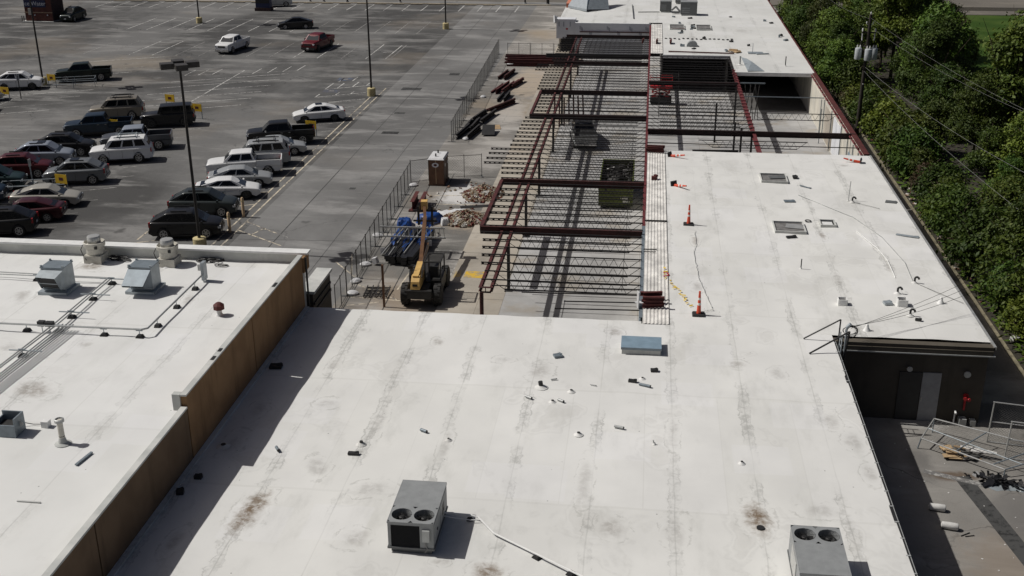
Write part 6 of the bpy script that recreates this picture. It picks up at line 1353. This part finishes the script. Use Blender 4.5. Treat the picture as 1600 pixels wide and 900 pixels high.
for (x, y, l, wd, hh) in ((16.35, 48.55, 'farther', 3.4, 2.1), (16.75, 47.1, 'nearer', 3.2, 1.9)):
    t = thing('chain_link_gate', 'upright silver chain link gate panel at the right edge, %s of two' % l, 'gate', (x, y, 0), -.18)
    for xx in (0, wd): MB().tube((xx, 0, 0), (xx+.05, 0, hh), .035, 8).obj('post', 'aluminium', t)
    for z in (.05, hh*.52, hh): MB().tube((0, 0, z), (wd, 0, z), .03, 7).obj('rail', 'aluminium', t)
    link('chain_link', link_mesh(wd, hh, .13, .0035), t, None, 'wire_grey')
for (x, y, rz, l) in ((12.75, 42.4, -.15, 'farther'), (12.95, 41.05, -.2, 'nearer')):
    t = thing('paper_sack', 'white rolled sack lying on the shadow edge, %s of two' % l, 'sack', (x, y, .16), rz); MB().lathe([(.05, -.33), (.14, -.3), (.155, 0), (.15, .3), (.13, .33)], (0,0,0), 12).obj('sack', 'paper_white', t, smooth=50).rotation_euler = (0, pi/2, 0); MB().lathe([(.12, 0), (.10, .03)], (0,0,0), 10).obj('end', 'rtu_grey_dark', t, loc=(.32, 0, 0)).rotation_euler = (0, pi/2, 0)
rnd = random.Random(8)
t = thing('rubbish_heap', 'pile of dark planks and white boards under the lying fence panel', 'rubbish', (14.9, 47.2, .01))
for k in range(14): MB().cbox((rnd.uniform(-.7, .6), rnd.uniform(-.5, .4), rnd.uniform(.03, .3)), (rnd.uniform(.4, 1.2), rnd.uniform(.1, .3), .04), rnd.uniform(-.6, .9), rnd.uniform(-.3, .3)).obj('board', ('rubbish_dark', 'lumber', 'rubbish_dark', 'cardboard')[k % 4], t)
for k in range(3): MB().cbox((.5+.2*k, .1-.12*k, .3), (1.1, .2, .05), -.35+.1*k, .1).obj('board', 'paper_white', t)
gl = MB()
for k in range(60): gl.cbox((rnd.gauss(0, .5), rnd.gauss(0, .22), .02+abs(rnd.gauss(0, .09))), (rnd.uniform(.1, .4), rnd.uniform(.08, .3), .01), rnd.uniform(0, 3), rnd.uniform(-.9, .9), rnd.uniform(-.9, .9))
o = gl.obj('plastic_heap', 'tarp_black', None, loc=(15.9, 44.95, .02)); o.rotation_euler = (0, 0, -.3); tag(o, 'crumpled black plastic heap in front of the lying fence panel', 'rubbish', kind='stuff')
tag(MB().add([(cos(a)*(1.1+.2*sin(3*a)), sin(a)*(.35+.1*sin(5*a)), .008) for a in [k*.35 for k in range(18)]], [tuple(range(18))]).obj('broken_glass', 'galvanised', None, loc=(16.2, 44.6, 0)), kind='stuff')
lt = MB()
for k in range(60): lt.cbox((rnd.uniform(11.5, 19), rnd.uniform(36, 50), .012), (rnd.uniform(.02, .08), rnd.uniform(.02, .06), .015), rnd.uniform(0, 3))
tag(lt.obj('litter', 'paper_white'), kind='stuff')
line(alley, 14.45, 45.3, 16.1, 36., .75, 'patch_dark', .008, 'drain_strip'); line(alley, 12.9, 45.6, 15.4, 44.6, .35, 'line_faded', .009, 'rust_stain')
tag(MB().cbox((0,0,.02), (.5,.03,.02), .6).cbox((.15,-.1,.02), (.4,.03,.02), .3).obj('wire_scrap', 'wire_black', None, loc=(13.5, 40.7, .01)), 'thin dark wire scrap right of the nearer white sack', 'wire')
# ------------------------------------------------------------------ trees behind the alley
def tree_mesh(seed, h, rx, n_cl, per, leaf, low=.12):
    """trunk+limbs mesh and a crown of small leaf faces gathered in clumps"""
    rnd = random.Random(seed); tk = MB(); cr_v = []; cr_f = []
    tops = []
    tk.tube((0, 0, -.1), (.1, .05, h*.35), .16, 7, .12); base = Vector((.1, .05, h*.35))
    for k in range(7):
        a = 2*pi*k/7+rnd.uniform(-.4, .4); q = base+Vector((cos(a)*rx*rnd.uniform(.35, .75), sin(a)*rx*rnd.uniform(.35, .75), h*rnd.uniform(.18, .5)))
        tk.tube(base-Vector((0, 0, rnd.uniform(0, h*.15))), q, .07, 5, .03); q2 = q+Vector((cos(a)*rx*.25, sin(a)*rx*.25, h*.12)); tk.tube(q, q2, .03, 4, .012); tops.append(q2)
    lobes = [(Vector((cos(a)*rx*.55*r_, sin(a)*rx*.55*r_, h*z_)), rx*s_) for a, r_, z_, s_ in [(2.4*j, (.95, .9, .75, .45, .2)[j % 5]*rnd.uniform(.85, 1.15), (.36, .46, .58, .72, .80)[j % 5]+rnd.uniform(-.05, .05), rnd.uniform(.30, .46)) for j in range(12)]]
    for c in range(n_cl):
        lo, lr_ = lobes[rnd.randrange(len(lobes))]
        d = Vector((rnd.gauss(0, 1), rnd.gauss(0, 1), rnd.gauss(.2, .9))).normalized()
        ce = lo+d*lr_*rnd.uniform(.78, 1.04); ce.z = max(h*low, ce.z)
        cs = rnd.uniform(.14, .34)
        for k in range(per):
            p = ce+Vector((rnd.gauss(0, cs), rnd.gauss(0, cs), rnd.gauss(0, cs*.7)))
            nrm = (d*.7+Vector((rnd.uniform(-1, 1), rnd.uniform(-1, 1), rnd.uniform(-.3, 1.2)))).normalized()
            u = nrm.cross(Vector((rnd.uniform(-1, 1), rnd.uniform(-1, 1), rnd.uniform(-1, 1)))).normalized(); v = nrm.cross(u)
            L = leaf*rnd.uniform(.6, 1.4); o = len(cr_v)
            cr_v += [p-u*L, p-v*L*.5, p+u*L, p+v*L*.5]; cr_f.append((o, o+1, o+2, o+3))
    cm_ = bpy.data.meshes.new('crown'); cm_.from_pydata([tuple(v) for v in cr_v], [], cr_f); cm_.materials.append(MATS['leaf'])
    tm = tk.mesh('trunk'); tm.materials.append(MATS['trunk_bark']); return tm, cm_
VAR = [tree_mesh(s, h, r, n, 30, .125) for s, h, r, n in ((1, 9, 3.3, 560), (2, 12, 3.8, 700), (3, 7.5, 3.1, 480), (4, 11, 2.9, 560), (5, 8.5, 4.0, 640), (6, 13, 4.2, 760))]
BUSH = [tree_mesh(20+s, 3.2, 1.7, 230, 22, .11, .05) for s in range(3)]
DRY = []
for tm, c in BUSH[:2]: c2 = c.copy(); c2.materials.clear(); c2.materials.append(MATS['leaf_dry']); DRY.append((tm, c2))
def tree(v, x, y, s, rz, name, label, cat, group, bank=VAR):
    t = thing(name, label, cat, (x, y, -.02), rz, group); t.scale = (s, s, s*random.uniform(.9, 1.1)); link('trunk', bank[v][0], t); link('crown', bank[v][1], t); return t
rnd = random.Random(4); placed = []
def clear(x, y, d): return all((x-a)**2+(y-b)**2 > d*d for a, b in placed)
rows = []
yy = 48.
while yy < 186:
    for i, xb in enumerate((24.6, 29.4, 35., 40.5, 46.)):
        if xb > 20.5+(yy-40)*.34+6: continue
        x = xb+rnd.uniform(-1.3, 1.3); y = yy+rnd.uniform(-1.9, 1.9)
        if x > 36.5 and 137 < y: continue                        # the lawn shows here
        if x > 34 and y > 176: continue
        if x/y > .255 and y > 98: continue
        rows.append((x, y, i))
    yy += 6.6
cnt = {}; bc = 0
for (x, y, i) in rows:
    s = rnd.uniform(.55, .95) if i == 0 else (rnd.uniform(.85, 1.35) if i < 3 else rnd.uniform(.7, 1.0))
    if i == 0: x -= 1.3 if y < 82 else (1.2 if y < 107 else 3.4)*(-1 if 82 < y < 107 else 1); s *= .85 if 82 < y < 107 else 1.05
    if i == 1: x -= .8
    if x > 31 and y > 115: s *= .8
    cnt[i] = cnt.get(i, 0)+1
    lab = nth(cnt[i])+' leafy tree from the near end in '+('the edge row overhanging the alley kerb', 'the second row behind the alley kerb', 'the third row behind the alley kerb', 'the fourth row behind the alley kerb', 'the outermost row towards the lawn')[i]; g = 'trees in the belt behind the alley'
    tree(rnd.randrange(6), x, y, s, rnd.uniform(0, 6.3), 'leafy_tree', lab, 'tree', g)
yy = 52.
while yy < 172:
    x = 21.7+rnd.uniform(-.4, .6)-(.9 if yy > 107 else 0); k = rnd.random()
    bc += 1
    if k < .80:
        tree(rnd.randrange(3), x, yy, rnd.uniform(.8, 1.5), rnd.uniform(0, 6.3), 'leafy_bush', 'low green bush, '+nth(bc)+' from the near end of the row behind the alley kerb', 'bush', 'bushes along the alley kerb', BUSH)
    else:
        tree(rnd.randrange(2), x, yy, rnd.uniform(.5, .8), rnd.uniform(0, 6.3), 'dry_bush', 'brownish dry bush, '+nth(bc)+' from the near end of the row behind the alley kerb', 'bush', 'dry bushes along the alley kerb', DRY)
    yy += rnd.uniform(1.3, 2.1)
for k_, (x, y, s) in enumerate(((58, 174, .8), (60, 182, .9))): tree(rnd.randrange(6), x, y, s, rnd.uniform(0, 6.3), 'leafy_tree', nth(k_+1)+' leafy tree standing singly on the lawn at the right', 'tree', 'trees on the lawn')
ug = MB()
for k in range(9000):
    x = 20.35+17*rnd.random()**1.7; y = rnd.uniform(44, 185); p = Vector((x, y, rnd.uniform(.02, .7))); a = rnd.uniform(0, 6.3); L = rnd.uniform(.1, .3)
    u = Vector((cos(a), sin(a), rnd.uniform(-.4, .4)))*L; v = Vector((-sin(a), cos(a), rnd.uniform(-.4, .4)))*L*.5
    ug.add([p-u, p-v, p+u, p+v], [(0, 1, 2, 3)])
tag(ug.obj('undergrowth', 'leaf'), kind='stuff')
fl2 = MB()
for k in range(90):
    x = 20.35+abs(rnd.gauss(0, .5)); y = rnd.uniform(46, 120); fl2.cbox((x, y, rnd.uniform(.03, .12)), (rnd.uniform(.08, .35), rnd.uniform(.08, .3), .08), rnd.uniform(0, 3), rnd.uniform(-.6, .6))
tag(fl2.obj('kerb_litter', 'rubble'), kind='stuff')
for (x, y, s, l) in ((20.9, 55.5, 1., 'nearest the corner of the wing'), (20.8, 60.2, .8, 'half way along the kerb'), (20.9, 52.6, .7, 'closest to the alley mouth')):
    o = MB().cbox((0, 0, .2), (.5, .35, .3), .5, .2).cbox((.3, .3, .15), (.4, .3, .2), 1.1, .3).obj('white_bag', 'paper_white', None, loc=(x, y, .05)); o.scale = (s,)*3; tag(o, 'white rubbish bag under the bushes, '+l, 'rubbish bag')
# utility poles and wires
up = thing('utility_pole', 'dark wooden utility pole with three grey transformers behind the strip building', 'utility pole', (19.4, 105.5, 0)); up.rotation_euler = (0, R(.6), 0)
MB().tube((0, 0, -.1), (0, 0, 11.2), .2, 10, .13).obj('pole', 'wood_pole', up, smooth=50)
for k, (dx, dy) in enumerate(((-.72, 0.), (.05, -.5), (.68, .05))):
    tr = MB().lathe([(.27, 7.2), (.30, 7.25), (.30, 8.15), (.27, 8.22), (.05, 8.28)], (dx, dy, 0), 16).obj('transformer', 'transformer_grey', up, smooth=40)
    for s_ in (-.12, .12): MB().lathe([(.05, 8.25), (.07, 8.35), (.03, 8.5)], (dx+s_, dy, 0), 8).obj('bushing', 'porcelain', tr)
    MB().bar((0, 0, 7.9), (dx*.7, dy*.7, 7.9), .06, .1).bar((0, 0, 7.4), (dx*.7, dy*.7, 7.4), .06, .1).obj('bracket', 'wood_pole', up)
MB().bar((-.6, 0, 9.6), (.6, 0, 9.6), .1, .12).obj('crossarm', 'wood_pole', up)
for dx in (-.55, .55): MB().lathe([(.05, 0), (.07, .1), (.07, .25), (.03, .32)], (dx, 0, 9.66), 8).obj('insulator', 'porcelain', up); MB().tube((dx, 0, 9.6), (dx*.95, 0, 8.9), .045, 8).obj('fuse_cutout', 'porcelain', up); MB().path([(dx, 0, 8.9), (dx*1.1, 0, 8.6), (dx*1.1, 0, 8.4)], .012).obj('jumper', 'wire_black', up)
for dx in (-.28, .28): MB().bar((0, 0, 10.2), (dx, 0, 10.35), .05, .05).lathe([(.05, 0), (.06, .12), (.02, .2)], (dx, 0, 10.38), 8).obj('insulator', 'porcelain', up)
MB().lathe([(.05, 0), (.07, .12), (.03, .22)], (0, 0, 11.2), 8).obj('insulator', 'porcelain', up)
MB().lathe([(.05, 0), (.06, .03)], (0, -.2, 5.0), 8, 'Y').obj('tag', 'porcelain', up)
up2 = thing('utility_pole', 'dark utility pole farther away at the right edge of the far roof', 'utility pole', (18.9, 158.5, 0)); MB().tube((0, 0, -.1), (0, 0, 10.5), .18, 10, .12).obj('pole', 'wood_pole', up2, smooth=50); MB().bar((-.9, 0, 9.8), (.9, 0, 9.8), .1, .12).obj('crossarm', 'wood_pole', up2)
up3 = thing('utility_pole', 'thin dark pole at the far end of the alley', 'utility pole', (17.6, 176, 0)); MB().tube((0, 0, -.1), (0, 0, 9), .14, 8, .1).obj('pole', 'wood_pole', up3)
E1 = 19.4
for i, (a, b_, s_) in enumerate((((E1+.1, 105.5, 10.9), (30, 58, 9.2), 1.1), ((E1+.6, 105.5, 9.8), (31, 62, 9.), 1.2), ((E1, 105.5, 6.6), (27.5, 55, 7.2), 1.2), ((E1, 105.5, 6.2), (24.5, 49, 5.6), .9), ((E1+.1, 105.5, 10.8), (18.9, 158.5, 10.3), 1.2))):
    cable('overhead_wire', ('thin overhead wire from the pole top to the right edge', 'second overhead wire from the crossarm to the right edge', 'heavier overhead cable sagging past the trees', 'lowest overhead cable running close to the alley kerb', 'overhead wire between the two utility poles')[i], sag(a, b_, s_, 20), (.007, .007, .010, .010, .007)[i], 'wire_grey', 'wire')
rc = thing('riser_cap', 'white box on the trees side at the right edge', 'utility box', (23.7, 63.2, 0)); MB().tube((0, 0, 0), (0, 0, 5.2), .07, 8).obj('post', 'wood_pole', rc); MB().box((-.15, -.15, 4.7), (.15, .15, 5.5)).obj('box', 'porcelain', rc)
